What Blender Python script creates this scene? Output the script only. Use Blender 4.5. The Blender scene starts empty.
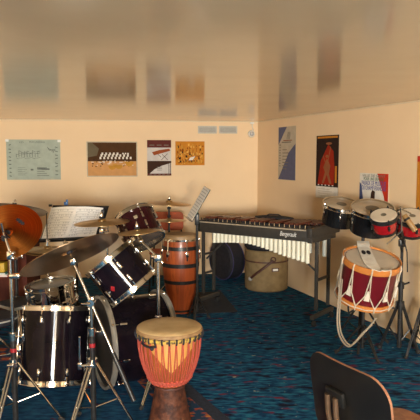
import bpy, bmesh, math, random
from mathutils import Vector, Matrix
random.seed(7)
PI = math.pi
S = bpy.context.scene
COL = S.collection
# ------------------------------------------------------------------ camera
FPX, PITCH, EYE = 577.0, math.atan(53/577.0), 1.55
cam = bpy.data.cameras.new('camera'); camo = bpy.data.objects.new('camera', cam); COL.objects.link(camo)
cam.sensor_width = 36; cam.lens = FPX/420*36; cam.clip_start = .02
camo.location = (0, 0, EYE); camo.rotation_euler = (PI/2-PITCH, 0, 0)
S.camera = camo

def ray(px, py):
    u = (px-210)/FPX; v = (py-210)/FPX
    c, s = math.cos(PITCH), math.sin(PITCH)
    return Vector((u, c-v*s, -s-v*c))
def at(px, py, Y):
    r = ray(px, py); r = r*(Y/r.y); return Vector((r.x, r.y, r.z+EYE))
def fl(px, py, z=0.0):
    r = ray(px, py); r = r*((z-EYE)/r.z); return Vector((r.x, r.y, z))

# ------------------------------------------------------------------ materials
def mat(name, col, rough=.5, metal=0., noise=None, bump=0., bscale=60, spec=.5, coat=0., aniso=None, scale=(1, 1, 1)):
    m = bpy.data.materials.new(name); m.use_nodes = True
    nt = m.node_tree; b = nt.nodes['Principled BSDF']
    b.inputs['Base Color'].default_value = (*col, 1); b.inputs['Roughness'].default_value = rough
    b.inputs['Metallic'].default_value = metal; b.inputs['Specular IOR Level'].default_value = spec
    b.inputs['Coat Weight'].default_value = coat; b.inputs['Coat Roughness'].default_value = .06
    tc = nt.nodes.new('ShaderNodeTexCoord'); mp = nt.nodes.new('ShaderNodeMapping'); mp.inputs['Scale'].default_value = scale
    nt.links.new(tc.outputs['Object'], mp.inputs['Vector'])
    if noise:                       # (second colour, scale, sharpness lo, hi)
        c2, sc, lo, hi = noise
        n = nt.nodes.new('ShaderNodeTexNoise'); n.inputs['Scale'].default_value = sc; n.inputs['Detail'].default_value = 5
        nt.links.new(mp.outputs['Vector'], n.inputs['Vector'])
        r = nt.nodes.new('ShaderNodeValToRGB'); r.color_ramp.elements[0].position = lo; r.color_ramp.elements[1].position = hi
        r.color_ramp.elements[0].color = (*col, 1); r.color_ramp.elements[1].color = (*c2, 1)
        nt.links.new(n.outputs['Fac'], r.inputs['Fac']); nt.links.new(r.outputs['Color'], b.inputs['Base Color'])
    if bump:
        n = nt.nodes.new('ShaderNodeTexNoise'); n.inputs['Scale'].default_value = bscale; n.inputs['Detail'].default_value = 3
        nt.links.new(mp.outputs['Vector'], n.inputs['Vector'])
        bp = nt.nodes.new('ShaderNodeBump'); bp.inputs['Strength'].default_value = bump; bp.inputs['Distance'].default_value = .01
        nt.links.new(n.outputs['Fac'], bp.inputs['Height']); nt.links.new(bp.outputs['Normal'], b.inputs['Normal'])
    if aniso is not None:
        b.inputs['Anisotropic'].default_value = aniso[0]; b.inputs['Anisotropic Rotation'].default_value = aniso[1]
        t = nt.nodes.new('ShaderNodeTangent'); t.direction_type = 'RADIAL'; t.axis = 'Z'
        nt.links.new(t.outputs['Tangent'], b.inputs['Tangent'])
    return m

def nodes_of(m): return m.node_tree.nodes, m.node_tree.links, m.node_tree.nodes['Principled BSDF']
def ramp(nt, fac, stops):
    r = nt.nodes.new('ShaderNodeValToRGB'); e = r.color_ramp.elements
    while len(e) < len(stops): e.new(.5)
    for k, (p, c) in enumerate(stops): e[k].position = p; e[k].color = (*c, 1)
    nt.links.new(fac, r.inputs['Fac']); return r.outputs['Color']
def mixc(nt, fac, a, b):
    x = nt.nodes.new('ShaderNodeMix'); x.data_type = 'RGBA'
    nt.links.new(fac, x.inputs[0]); nt.links.new(a, x.inputs[6])
    if isinstance(b, tuple): x.inputs[7].default_value = (*b, 1)
    else: nt.links.new(b, x.inputs[7])
    return x.outputs[2]
def ntex(nt, scale, mscale=(1, 1, 1), rotz=0, detail=4, loc=(0, 0, 0)):
    tc = nt.nodes.new('ShaderNodeTexCoord'); mp = nt.nodes.new('ShaderNodeMapping')
    mp.inputs['Scale'].default_value = mscale; mp.inputs['Rotation'].default_value = (0, 0, rotz); mp.inputs['Location'].default_value = loc
    nt.links.new(tc.outputs['Object'], mp.inputs['Vector'])
    n = nt.nodes.new('ShaderNodeTexNoise'); n.inputs['Scale'].default_value = scale; n.inputs['Detail'].default_value = detail
    nt.links.new(mp.outputs['Vector'], n.inputs['Vector']); return n.outputs['Fac']

def carpet(name, base, dark, light, motifs):
    m = mat(name, base, .95, spec=.1); nt = m.node_tree; b = nt.nodes['Principled BSDF']
    c = ramp(nt, ntex(nt, 13, (1, 3.0, 1), .12, 8), [(.36, dark), (.5, base), (.64, light)])
    for (col, sc, ms, lo, hi, loc) in motifs:
        f = ntex(nt, sc, ms, .12, 3, loc)
        r = nt.nodes.new('ShaderNodeValToRGB'); r.color_ramp.elements[0].position = lo; r.color_ramp.elements[1].position = hi
        nt.links.new(f, r.inputs['Fac']); c = mixc(nt, r.outputs['Color'], c, col)
    nt.links.new(c, b.inputs['Base Color'])
    n = ntex(nt, 260); bp = nt.nodes.new('ShaderNodeBump'); bp.inputs['Strength'].default_value = .4; bp.inputs['Distance'].default_value = .005
    nt.links.new(n, bp.inputs['Height']); nt.links.new(bp.outputs['Normal'], b.inputs['Normal'])
    return m

M = {}
M['wall'] = mat('painted_plaster', (.88, .66, .415), .75, spec=.25, noise=((.85, .63, .395), 2.5, .35, .7), bump=.12, bscale=35)
M['ceiling'] = mat('glossy_ceiling_paint', (.84, .66, .44), .13, spec=.36, noise=((.80, .62, .41), 3, .35, .7), bump=.008, bscale=5)
M['trim'] = mat('trim_paint', (.74, .60, .41), .6, noise=((.70, .56, .38), 8, .4, .7))
M['carpet'] = carpet('blue_carpet', (.010, .072, .165), (.005, .026, .075), (.02, .16, .26),
                     [((.16, .025, .05), 7, (1, 2.6, 1), .60, .70, (3, 1, 0)), ((.36, .38, .28), 17, (1, 1.8, 1), .69, .72, (7, 2, 0)), ((.01, .012, .03), 6, (1, 2.5, 1), .57, .66, (9, 5, 0))])
M['rug'] = carpet('rug_field', (.010, .050, .12), (.006, .028, .07), (.015, .085, .16), [((.10, .02, .03), 6, (1, 2, 1), .66, .7, (5, 1, 0))])
M['rug_motif'] = carpet('rug_motif', (.42, .06, .02), (.05, .07, .12), (.55, .26, .06), [((.02, .05, .10), 9, (1, 1.3, 1), .44, .5, (2, 2, 0))])
M['hoop_grey'] = mat('grey_silver_hoop', (.40, .37, .32), .28, .5, noise=((.34, .31, .27), 14, .4, .7))
M['head_black'] = mat('black_drum_head', (.014, .012, .012), .45, spec=.25, noise=((.02, .017, .016), 8, .4, .7))
M['navy'] = mat('navy_border', (.006, .012, .03), .95, noise=((.01, .02, .045), 40, .4, .6))
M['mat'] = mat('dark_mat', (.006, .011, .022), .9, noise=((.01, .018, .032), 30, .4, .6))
M['chrome'] = mat('chrome', (.80, .78, .74), .10, 1, noise=((.7, .68, .64), 12, .4, .7))
M['steel'] = mat('worn_steel', (.55, .52, .48), .16, 1, noise=((.40, .37, .33), 20, .4, .7))
M['black_metal'] = mat('black_metal', (.011, .011, .011), .38, spec=.3, noise=((.02, .02, .022), 30, .4, .6))
M['black_rubber'] = mat('black_rubber', (.01, .01, .01), .8, noise=((.016, .016, .016), 30, .4, .6))
M['black_wrap'] = mat('black_drum_wrap', (.004, .003, .005), .08, spec=.15, aniso=(.85, .25), noise=((.010, .006, .010), 8, .4, .7))
M['wine_wrap'] = mat('wine_drum_wrap', (.024, .004, .005), .18, spec=.25, aniso=(.85, .25), noise=((.030, .006, .008), 8, .4, .7))
M['black_lacquer'] = mat('black_lacquer', (.006, .006, .007), .22, noise=((.01, .01, .011), 8, .4, .7))
M['red_lacquer'] = mat('red_lacquer', (.36, .008, .012), .22, noise=((.29, .006, .010), 10, .4, .7), coat=.3)
M['head_white'] = mat('drum_head', (.55, .47, .36), .45, noise=((.48, .40, .30), 9, .35, .7))
M['head_tan'] = mat('tan_drum_head', (.46, .37, .26), .45, noise=((.38, .30, .20), 14, .35, .7))
M['head_spot'] = mat('worn_head_spot', (.10, .085, .06), .5, noise=((.16, .13, .09), 20, .35, .7))
M['head_dark'] = mat('smoky_drum_head', (.085, .065, .055), .22, noise=((.12, .09, .07), 6, .35, .7), spec=.7)
M['head_snare'] = mat('grey_snare_head', (.20, .19, .17), .35, noise=((.27, .25, .22), 8, .35, .7))
M['skin'] = mat('goat_skin', (.56, .40, .20), .55, noise=((.40, .26, .11), 9, .4, .75), bump=.1, bscale=20)
M['skin_edge'] = mat('shaded_skin_fold', (.30, .18, .08), .7, noise=((.2, .11, .045), 25, .35, .7), bump=.3, bscale=40)  # side of the djembe skin: its shade is painted in as darker brown
M['conga_skin'] = mat('conga_skin', (.34, .22, .11), .5, noise=((.26, .16, .075), 12, .35, .7))
M['orange_hoop'] = mat('orange_lacquered_hoop', (.55, .20, .045), .3, noise=((.45, .15, .03), 10, .4, .7), coat=.2)
M['maroon'] = mat('maroon_shell', (.125, .007, .013), .3, noise=((.105, .006, .011), 10, .4, .7), spec=.4)
M['white_rope'] = mat('white_rope', (.62, .55, .44), .8, bump=.5, bscale=300, noise=((.5, .43, .33), 60, .4, .6))
M['white_leather'] = mat('white_leather', (.75, .70, .60), .6, noise=((.66, .60, .50), 20, .4, .6))
M['grey_rope'] = mat('grey_rope', (.33, .27, .20), .85, bump=.6, bscale=200, noise=((.3, .26, .2), 80, .4, .6))
M['red_rope'] = mat('coral_rope', (.36, .07, .042), .8, bump=.5, bscale=200, noise=((.38, .05, .03), 60, .4, .6))
M['bar_wood'] = mat('rosewood_bar', (.13, .035, .018), .35, noise=((.07, .018, .01), 14, .35, .65), scale=(4, .6, 4))
M['frame'] = mat('charcoal_frame_paint', (.030, .027, .024), .5, noise=((.038, .035, .031), 20, .4, .6))
M['cream_tube'] = mat('cream_tube', (.82, .80, .66), .4, noise=((.76, .73, .58), 8, .4, .7))
M['strip'] = mat('pale_strip', (.36, .30, .22), .5, noise=((.3, .25, .18), 20, .4, .7))
M['white_paint'] = mat('white_paint', (.85, .85, .82), .6)
M['canvas'] = mat('tan_canvas', (.24, .165, .075), .8, noise=((.18, .12, .052), 14, .4, .65), bump=.3, bscale=150)
M['leather'] = mat('brown_leather', (.075, .022, .014), .55, noise=((.055, .016, .01), 30, .4, .6))
M['black_cloth'] = mat('black_nylon', (.008, .008, .012), .75, noise=((.014, .013, .02), 30, .4, .6), bump=.15, bscale=25)
M['violet'] = mat('violet_piping', (.04, .035, .11), .7, noise=((.05, .045, .13), 40, .4, .6))
M['chair_wood'] = mat('red_plywood', (.36, .075, .022), .6, spec=.25, noise=((.30, .055, .016), 12, .35, .65), scale=(1, 1, 6))
M['cab_wood'] = mat('dark_red_wood', (.085, .020, .010), .7, spec=.15, noise=((.06, .015, .01), 12, .35, .65), scale=(5, 5, .8))
M['ply_edge'] = mat('plywood_edge', (.28, .13, .07), .6, noise=((.21, .09, .05), 30, .4, .6))
M['chair_black'] = mat('black_chair_lacquer', (.007, .006, .006), .32, noise=((.012, .011, .009), 9, .4, .7), bump=.02, bscale=8)
M['tube_brown'] = mat('bronze_tube', (.17, .10, .06), .35, .6, noise=((.12, .07, .04), 20, .4, .7))
M['grey_edge'] = mat('grey_laminate', (.42, .40, .36), .5, noise=((.36, .34, .3), 20, .4, .7))
M['paper'] = mat('white_paper', (.86, .83, .77), .7, noise=((.81, .78, .71), 5, .4, .7))
M['ink'] = mat('print_ink', (.03, .025, .025), .9, spec=.1)
M['ink_grey'] = mat('grey_ink', (.55, .53, .50), .9, spec=.1)
M['red_badge'] = mat('red_badge', (.28, .012, .018), .35)
M['gold_badge'] = mat('gold_badge', (.5, .42, .28), .3, .6)
M['blue_plastic'] = mat('blue_plastic', (.02, .10, .30), .4)
M['yellow'] = mat('yellow_cover', (.60, .38, .02), .5, noise=((.5, .3, .02), 20, .4, .7))
M['teal'] = mat('teal_cover', (.03, .18, .16), .5)
M['redcover'] = mat('red_cover', (.45, .03, .03), .5)
M['tan_wood'] = mat('tan_wood', (.32, .19, .07), .45, noise=((.24, .13, .045), 30, .35, .65), scale=(1, 1, 8))
M['vent'] = mat('vent_metal', (.52, .50, .44), .5, noise=((.47, .45, .39), 20, .4, .7))
M['ventdark'] = mat('vent_duct', (.16, .15, .12), .8)
M['fixture'] = mat('fixture_plastic', (.68, .66, .60), .4, noise=((.6, .58, .52), 20, .4, .7))
M['glassy'] = mat('fixture_lens', (.45, .48, .50), .12, coat=.5)
M['yellow_cloth'] = mat('yellow_print_cloth', (.50, .33, .06), .8, noise=((.06, .035, .015), 40, .44, .56))

def cymbal_mat(name, c1, c2, rough=.33):
    m = mat(name, c1, rough, 1, aniso=(.75, .25)); nt = m.node_tree; b = nt.nodes['Principled BSDF']
    tc = nt.nodes.new('ShaderNodeTexCoord'); sp = nt.nodes.new('ShaderNodeVectorMath'); sp.operation = 'MULTIPLY'; sp.inputs[1].default_value = (1, 1, 0)
    nt.links.new(tc.outputs['Object'], sp.inputs[0])
    ln = nt.nodes.new('ShaderNodeVectorMath'); ln.operation = 'LENGTH'; nt.links.new(sp.outputs[0], ln.inputs[0])
    n = nt.nodes.new('ShaderNodeTexNoise'); n.noise_dimensions = '1D'; n.inputs['Scale'].default_value = 160; n.inputs['Detail'].default_value = 3
    nt.links.new(ln.outputs['Value'], n.inputs['W'])
    nt.links.new(ramp(nt, n.outputs['Fac'], [(.35, c1), (.65, c2)]), b.inputs['Base Color'])
    bp = nt.nodes.new('ShaderNodeBump'); bp.inputs['Strength'].default_value = .12; bp.inputs['Distance'].default_value = .002
    nt.links.new(n.outputs['Fac'], bp.inputs['Height']); nt.links.new(bp.outputs['Normal'], b.inputs['Normal'])
    return m
M['cym_orange'] = cymbal_mat('copper_cymbal', (.62, .20, .035), (.48, .14, .025), .42)
M['cym_brown'] = cymbal_mat('brown_bronze_cymbal', (.52, .34, .20), (.40, .26, .15), .32)
M['cym_pale'] = cymbal_mat('pale_bronze_cymbal', (.60, .42, .20), (.48, .32, .14), .34)
M['cym_dark'] = cymbal_mat('dark_bronze_cymbal', (.16, .085, .045), (.11, .055, .03), .4)

def stave_mat(name, c1, c2, n=24):
    m = mat(name, c1, .38, coat=.12, spec=.4); nt = m.node_tree; b = nt.nodes['Principled BSDF']
    tc = nt.nodes.new('ShaderNodeTexCoord'); g = nt.nodes.new('ShaderNodeTexGradient'); g.gradient_type = 'RADIAL'
    nt.links.new(tc.outputs['Object'], g.inputs['Vector'])
    mu = nt.nodes.new('ShaderNodeMath'); mu.operation = 'MULTIPLY'; mu.inputs[1].default_value = n; nt.links.new(g.outputs['Fac'], mu.inputs[0])
    fo = nt.nodes.new('ShaderNodeMath'); fo.operation = 'FLOOR'; nt.links.new(mu.outputs[0], fo.inputs[0])
    wn = nt.nodes.new('ShaderNodeTexWhiteNoise'); wn.noise_dimensions = '1D'; nt.links.new(fo.outputs[0], wn.inputs['W'])
    base = ramp(nt, wn.outputs['Value'], [(0, c1), (1, c2)])
    gr = ntex(nt, 18, (3, 3, .35)); r = nt.nodes.new('ShaderNodeValToRGB'); r.color_ramp.elements[0].position = .5; r.color_ramp.elements[1].position = .72
    nt.links.new(gr, r.inputs['Fac'])
    nt.links.new(mixc(nt, r.outputs['Color'], base, tuple(k*.55 for k in c1)), b.inputs['Base Color'])
    return m
M['conga_wood'] = stave_mat('conga_staves', (.38, .080, .018), (.24, .045, .011))
def djembe_mat():
    m = mat('carved_djembe_wood', (.33, .10, .025), .5); nt = m.node_tree; b = nt.nodes['Principled BSDF']
    base = ramp(nt, ntex(nt, 14, (2, 2, .5)), [(.35, (.24, .06, .014)), (.7, (.34, .10, .022))])
    # a pale wood V inlaid in the bowl: x offset against height
    tc = nt.nodes.new('ShaderNodeTexCoord'); sx = nt.nodes.new('ShaderNodeSeparateXYZ'); nt.links.new(tc.outputs['Object'], sx.inputs[0])
    def mth(op, a, b_):
        q = nt.nodes.new('ShaderNodeMath'); q.operation = op
        for k, v in enumerate((a, b_)):
            if isinstance(v, (int, float)): q.inputs[k].default_value = v
            else: nt.links.new(v, q.inputs[k])
        return q.outputs[0]
    ax = mth('ABSOLUTE', mth('SUBTRACT', sx.outputs['X'], .01), 0)
    v = mth('SUBTRACT', sx.outputs['Z'], mth('MULTIPLY', ax, 1.15))
    f = mth('GREATER_THAN', v, .375)
    f = mth('MULTIPLY', f, mth('LESS_THAN', sx.outputs['Y'], 0))
    pale = ramp(nt, ntex(nt, 12, (3, 3, .5), loc=(4, 0, 0)), [(.35, (.56, .28, .075)), (.7, (.44, .19, .045))])
    nt.links.new(mixc(nt, f, base, pale), b.inputs['Base Color'])
    return m
M['djembe_wood'] = djembe_mat()
M['djembe_foot'] = mat('carved_foot_wood', (.085, .026, .012), .65, spec=.3, noise=((.035, .010, .006), 26, .4, .6), bump=.6, bscale=45)

# ------------------------------------------------------------------ mesh builder
def frame_from(axis, up=Vector((0, 0, 1))):
    z = Vector(axis).normalized(); x = up.cross(z)
    if x.length < 1e-4: x = Vector((1, 0, 0)).cross(z) if abs(z.x) < .9 else Vector((0, 1, 0)).cross(z)
    x.normalize(); y = z.cross(x)
    return Matrix((x, y, z)).transposed().to_4x4()
def place(axis, loc, up=Vector((0, 0, 1))): return Matrix.Translation(loc) @ frame_from(axis, up)

class MB:
    def __init__(s): s.bm = bmesh.new(); s.mi = 0; s.M = Matrix.Identity(4)
    def v(s, p): return s.bm.verts.new(s.M @ Vector(p))
    def f(s, vs):
        try: q = s.bm.faces.new(vs); q.material_index = s.mi; q.smooth = True; return q
        except ValueError: return None
    def lathe(s, prof, seg=40, M=None, close=False):
        T = M or Matrix.Identity(4); rings = []
        for r, z in prof:
            if r < 1e-6: rings.append([s.v(T @ Vector((0, 0, z)))])
            else: rings.append([s.v(T @ Vector((r*math.cos(2*PI*k/seg), r*math.sin(2*PI*k/seg), z))) for k in range(seg)])
        pairs = list(zip(rings, rings[1:])) + ([(rings[-1], rings[0])] if close else [])
        for a, b in pairs:
            for k in range(seg):
                j = (k+1) % seg
                if len(a) == 1 and len(b) == 1: continue
                if len(a) == 1: s.f([a[0], b[j], b[k]])
                elif len(b) == 1: s.f([a[k], a[j], b[0]])
                else: s.f([a[k], a[j], b[j], b[k]])
        return s
    def tube(s, pts, r, seg=10, closed=False, caps=True):
        P = [Vector(p) for p in pts]; n = len(P)
        R = r if isinstance(r, (list, tuple)) else [r]*n
        rings = []; ref = None
        for i in range(n):
            a = P[i-1] if (i or closed) else P[i]; b = P[(i+1) % n] if (i < n-1 or closed) else P[i]
            d = (b-a).normalized()
            if ref is None: ref = Vector((0, 0, 1)) if abs(d.z) < .9 else Vector((1, 0, 0))
            x = (ref - d*ref.dot(d)).normalized(); y = d.cross(x); ref = x
            rings.append([s.v(P[i] + x*R[i]*math.cos(2*PI*k/seg) + y*R[i]*math.sin(2*PI*k/seg)) for k in range(seg)])
        for i in range(n if closed else n-1):
            a, b = rings[i], rings[(i+1) % n]
            for k in range(seg): s.f([a[k], a[(k+1) % seg], b[(k+1) % seg], b[k]])
        if caps and not closed:
            s.f(rings[0][::-1]); s.f(rings[-1])
        return s
    def box(s, c, d, M=None, bev=0.):
        T = M or Matrix.Identity(4); c = Vector(c); hx, hy, hz = d[0]/2, d[1]/2, d[2]/2
        t = bmesh.new(); bmesh.ops.create_cube(t, size=1)
        for q in t.verts: q.co = Vector((q.co.x*d[0], q.co.y*d[1], q.co.z*d[2]))
        if bev: bmesh.ops.bevel(t, geom=t.edges[:], offset=bev, segments=2, affect='EDGES', profile=.5)
        mp = {q: s.v(T @ (q.co + c)) for q in t.verts}
        for q in t.faces: s.f([mp[w] for w in q.verts])
        t.free(); return s
    def sphere(s, c, r, sc=(1, 1, 1), seg=14, rings=8, M=None):
        T = M or Matrix.Identity(4)
        prof = [(math.sin(PI*k/rings), -math.cos(PI*k/rings)) for k in range(rings+1)]
        prof[0] = (0, -1); prof[-1] = (0, 1)
        return s.lathe(prof, seg, T @ Matrix.Translation(c) @ Matrix.Diagonal((r*sc[0], r*sc[1], r*sc[2], 1)))
    def prism(s, pts, z0, z1, M=None):
        T = M or Matrix.Identity(4)
        a = [s.v(T @ Vector((x, y, z0))) for x, y in pts]; b = [s.v(T @ Vector((x, y, z1))) for x, y in pts]
        s.f(a[::-1]); s.f(b); n = len(pts)
        for k in range(n): s.f([a[k], a[(k+1) % n], b[(k+1) % n], b[k]])
        return s
    def quad(s, x0, y0, x1, y1, z=0): return s.f([s.v((x0, y0, z)), s.v((x1, y0, z)), s.v((x1, y1, z)), s.v((x0, y1, z))])
    def line(s, x0, y0, x1, y1, w, z=0):
        d = Vector((x1-x0, y1-y0)); n = Vector((-d.y, d.x)).normalized()*w/2
        s.f([s.v((x0-n.x, y0-n.y, z)), s.v((x1-n.x, y1-n.y, z)), s.v((x1+n.x, y1+n.y, z)), s.v((x0+n.x, y0+n.y, z))])
    def poly(s, pts, z=0): return s.f([s.v((x, y, z)) for x, y in pts])
    def build(s, name, m, parent=None, fixn=True):
        if fixn: bmesh.ops.recalc_face_normals(s.bm, faces=s.bm.faces[:])
        me = bpy.data.meshes.new(name); s.bm.to_mesh(me); s.bm.free()
        for q in (m if isinstance(m, (list, tuple)) else [m]): me.materials.append(M[q])
        me.set_sharp_from_angle(angle=math.radians(38))
        o = bpy.data.objects.new(name, me); COL.objects.link(o)
        if parent: o.parent = parent
        return o

def tag(o, label=None, cat=None, group=None, kind=None):
    if label: o['label'] = label
    if cat: o['category'] = cat
    if group: o['group'] = group
    if kind: o['kind'] = kind
    return o
def thing(name, label, cat, mw=None, group=None):
    o = bpy.data.objects.new(name, None); COL.objects.link(o); o.empty_display_size = .05
    if mw is not None: o.matrix_world = mw if isinstance(mw, Matrix) else Matrix.Translation(mw)
    return tag(o, label, cat, group)
def text_mesh(name, body, size, m, parent, mw, shear=0, align='CENTER', fit=None):
    cu = bpy.data.curves.new('t', 'FONT'); cu.body = body; cu.size = size; cu.shear = shear; cu.align_x = align; cu.align_y = 'CENTER'; cu.extrude = .0004
    o = bpy.data.objects.new('t', cu); COL.objects.link(o); bpy.context.view_layer.update()
    me = bpy.data.meshes.new_from_object(o.evaluated_get(bpy.context.evaluated_depsgraph_get()))
    bpy.data.objects.remove(o)
    if fit:
        xs = [v.co.x for v in me.vertices]; k = fit/(max(xs)-min(xs))
        for v in me.vertices: v.co.x *= k
    me.name = name; me.materials.clear(); me.materials.append(M[m])
    q = bpy.data.objects.new(name, me); COL.objects.link(q); q.parent = parent; q.matrix_local = mw
    return q

# ------------------------------------------------------------------ the room
CORNER = Vector((.63, 7.67, 0)); HC = 2.016
DB = Vector((.990, .1414, 0)).normalized(); NB = Vector((DB.y, -DB.x, 0))       # back wall: direction to the right, normal into the room
DR = Vector((.352, -.936, 0)).normalized(); NR = Vector((DR.y, -DR.x, 0))       # right wall: direction towards the camera
def on_wall(px, py, n):
    r = ray(px, py); t = (CORNER - Vector((0, 0, EYE))).dot(n)/r.dot(n); return Vector((0, 0, EYE)) + r*t
def wall(name, p0, p1, n, holes=()):
    # a slab 0.1 thick behind the line p0-p1, with rectangular openings (s0,s1,z0,z1)
    d = (p1-p0); L = d.length; d.normalize(); m = MB()
    m.M = Matrix.Translation(p0) @ Matrix((d, -n, Vector((0, 0, 1)))).transposed().to_4x4()
    cuts = sorted(holes); s = 0
    for (a, b, z0, z1) in cuts:
        m.box(((s+a)/2, .05, HC/2), (a-s, .1, HC)); m.box(((a+b)/2, .05, z0/2), (b-a, .1, z0)); m.box(((a+b)/2, .05, (z1+HC)/2), (b-a, .1, HC-z1)); s = b
    m.box(((s+L)/2, .05, HC/2), (L-s, .1, HC))
    o = m.build(name, 'wall'); tag(o, kind='structure'); return o
BL = CORNER - DB*4.6; RF = CORNER + DR*13.0
FL_ = Vector((BL.x, RF.y, 0))
wall('wall_back', BL, CORNER, NB); wall('wall_right', CORNER, RF, NR)
wall('wall_left', FL_, BL, Vector((1, 0, 0)))
FW = (RF-FL_).length
# windows in the wall behind the camera: a broad one and a narrow glazed door light
W1 = (4.32, 5.12, 1.0, 1.96); W2 = (3.6, 4.22, 1.2, 1.96)
wall('wall_front', RF, FL_, Vector((0, 1, 0)), holes=[(FW-q_[1], FW-q_[0], q_[2], q_[3]) for q_ in (W1, W2)])
m = MB(); m.prism([(BL.x-.1, FL_.y-.1), (RF.x+.1, RF.y-.1), (CORNER.x+.13, CORNER.y+.1), (BL.x-.1, BL.y+.1)], -.06, 0); tag(m.build('floor', 'carpet'), kind='structure')
m = MB(); m.prism([(BL.x-.1, FL_.y-.1), (RF.x+.1, RF.y-.1), (CORNER.x+.13, CORNER.y+.1), (BL.x-.1, BL.y+.1)], HC, HC+.06); tag(m.build('ceiling', 'ceiling'), kind='structure')
for k, (p, d, n, L) in enumerate(((BL, DB, NB, 4.6), (CORNER, DR, NR, 13.0))):
    m = MB(); m.M = Matrix.Translation(p+Vector((0, 0, HC-.008))) @ Matrix((d, -n, Vector((0, 0, 1)))).transposed().to_4x4()
    m.box((L/2, -.004, 0), (L-.02, .008, .010)); tag(m.build('trim_%d' % (k+1), 'trim'), kind='structure')
for k, (w, nbars) in enumerate(((W1, 3), (W2, 1))):
    m = MB(); x0, x1 = FL_.x+w[0], FL_.x+w[1]; y = FL_.y-.05
    for (a, b, c, d) in ((x0+.02, x0, w[2], w[3]), (x1, x1-.02, w[2], w[3])): m.box(((a+b)/2, y, (c+d)/2), (.04, .05, d-c))
    for z in (w[2]+.02, w[3]-.02): m.box(((x0+x1)/2, y, z), (x1-x0, .05, .04))
    for q in range(1, nbars): m.box((x0+(x1-x0)*q/nbars, y, (w[2]+w[3])/2), (.03, .04, w[3]-w[2]))
    tag(m.build('window_%d' % (k+1), 'white_paint'), kind='structure')

# rugs
E1, E2 = Vector((.9, .44, 0)).normalized(), Vector((-.44, .9, 0)).normalized()
def slab(name, e1, e2, a0, a1, b0, b1, z0, z1, m, parent=None):
    q = MB(); q.M = Matrix((e1, e2, Vector((0, 0, 1)))).transposed().to_4x4(); q.prism([(a0, b0), (a1, b0), (a1, b1), (a0, b1)], z0, z1)
    return q.build(name, m, parent)
A0, A1, B0, B1 = -.5, 1.55, 2.35, 4.95
r = thing('area_rug', 'blue rug with orange motifs and navy border under the drum kit', 'rug')
slab('rug_field', E1, E2, A0+.3, A1-.3, B0+.3, B1-.45, 0, .003, 'rug', r)
for (a, b, c, d) in ((A0, A1, B0, B0+.07), (A0, A1, B1-.07, B1), (A0, A0+.07, B0+.07, B1-.07), (A1-.085, A1, B0+.07, B1-.07)): slab('border', E1, E2, a, b, c, d, 0, .003, 'navy', r)
for (a, b, c, d) in ((A0+.07, A1-.085, B0+.07, B0+.3), (A0+.07, A1-.085, B1-.45, B1-.07), (A0+.07, A0+.3, B0+.3, B1-.45), (A1-.3, A1-.085, B0+.3, B1-.45)): slab('motif_band', E1, E2, a, b, c, d, 0, .003, 'rug_motif', r)
me1, me2 = Vector((-.98, -.17, 0)).normalized(), Vector((-.17, .98, 0)).normalized()
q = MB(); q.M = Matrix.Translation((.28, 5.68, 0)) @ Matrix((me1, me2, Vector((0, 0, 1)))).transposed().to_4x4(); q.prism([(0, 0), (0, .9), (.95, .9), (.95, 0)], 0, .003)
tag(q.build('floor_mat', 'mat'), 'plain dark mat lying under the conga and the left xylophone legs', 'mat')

# ------------------------------------------------------------------ wall things
def board(name, label, cat, tl, br, n, d, base, thick=.002, group=None):
    a = on_wall(*tl, n); b = on_wall(*br, n); w = (b-a).dot(d); h = a.z-b.z
    mw = Matrix.Translation(Vector((a.x, a.y, b.z)) + n*.002) @ Matrix((d, Vector((0, 0, 1)), n)).transposed().to_4x4()
    m = MB(); m.box((w/2, h/2, thick/2), (w, h, thick)); o = m.build(name, base); o.matrix_world = mw
    tag(o, label, cat, group); return o, w, h, thick
def pm(name, col): M[name] = mat(name, col, .85, spec=.1, noise=(tuple(c*.86 for c in col), 14, .35, .7)); return name
for nm, c in dict(p_grey=(.44, .50, .42), p_brown=(.09, .042, .018), p_floor=(.66, .34, .13), p_olive=(.16, .13, .08), p_gold=(.60, .30, .05), p_white=(.85, .80, .70), p_cream=(.56, .48, .36),
                  p_maroon=(.13, .035, .03), p_orange=(.62, .24, .03), p_dkorange=(.28, .07, .01), p_marimba=(.36, .09, .03), p_char=(.06, .03, .02), p_paleviolet=(.66, .62, .58),
                  p_blue=(.14, .14, .22), p_bluetext=(.07, .09, .30), p_amber=(.80, .45, .10), p_green=(.05, .15, .07), p_red=(.60, .045, .02), p_black=(.035, .02, .015), p_redfig=(.36, .03, .012), p_fig=(.34, .12, .05),
                  p_text=(.22, .19, .15), p_linework=(.17, .19, .17), p_bluedark=(.07, .09, .20), p_skin=(.55, .3, .12)).items(): pm(nm, c)

o, w, h, t = board('poster', 'grey-green chart of percussion line drawings, leftmost poster on the back wall', 'poster', (6, 139.5), (61, 179.5), NB, DB, 'p_grey')
m = MB(); z = t+.0006
for k in range(9): m.line(w*.04+random.random()*.01, h*(.1+.095*k), w*.085, h*(.1+.095*k+random.uniform(-.02, .02)), .012, z); 
for k in range(8): m.line(w*.90, h*(.12+.1*k), w*.95, h*(.12+.1*k+random.uniform(-.03, .03)), .010, z)
m.line(w*.22, h*.66, w*.62, h*.66, .004, z); m.line(w*.22, h*.60, w*.62, h*.72, .003, z)
for k in range(9):
    x = w*(.18+.05*k); hh = h*(.08+.09*abs(math.sin(k*1.3)))
    m.line(x, h*.56, x, h*.56+hh, .006, z); m.line(x, h*.56+hh, x+w*.045, h*.56+hh*.8, .005, z); m.line(x, h*.54, x+w*.05, h*.52+.02*h*(k % 3), .004, z)
for k in range(6): m.line(w*(.76+.02*k), h*(.82-.03*k), w*(.80+.022*k), h*(.72+.012*k), .007, z)
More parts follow.
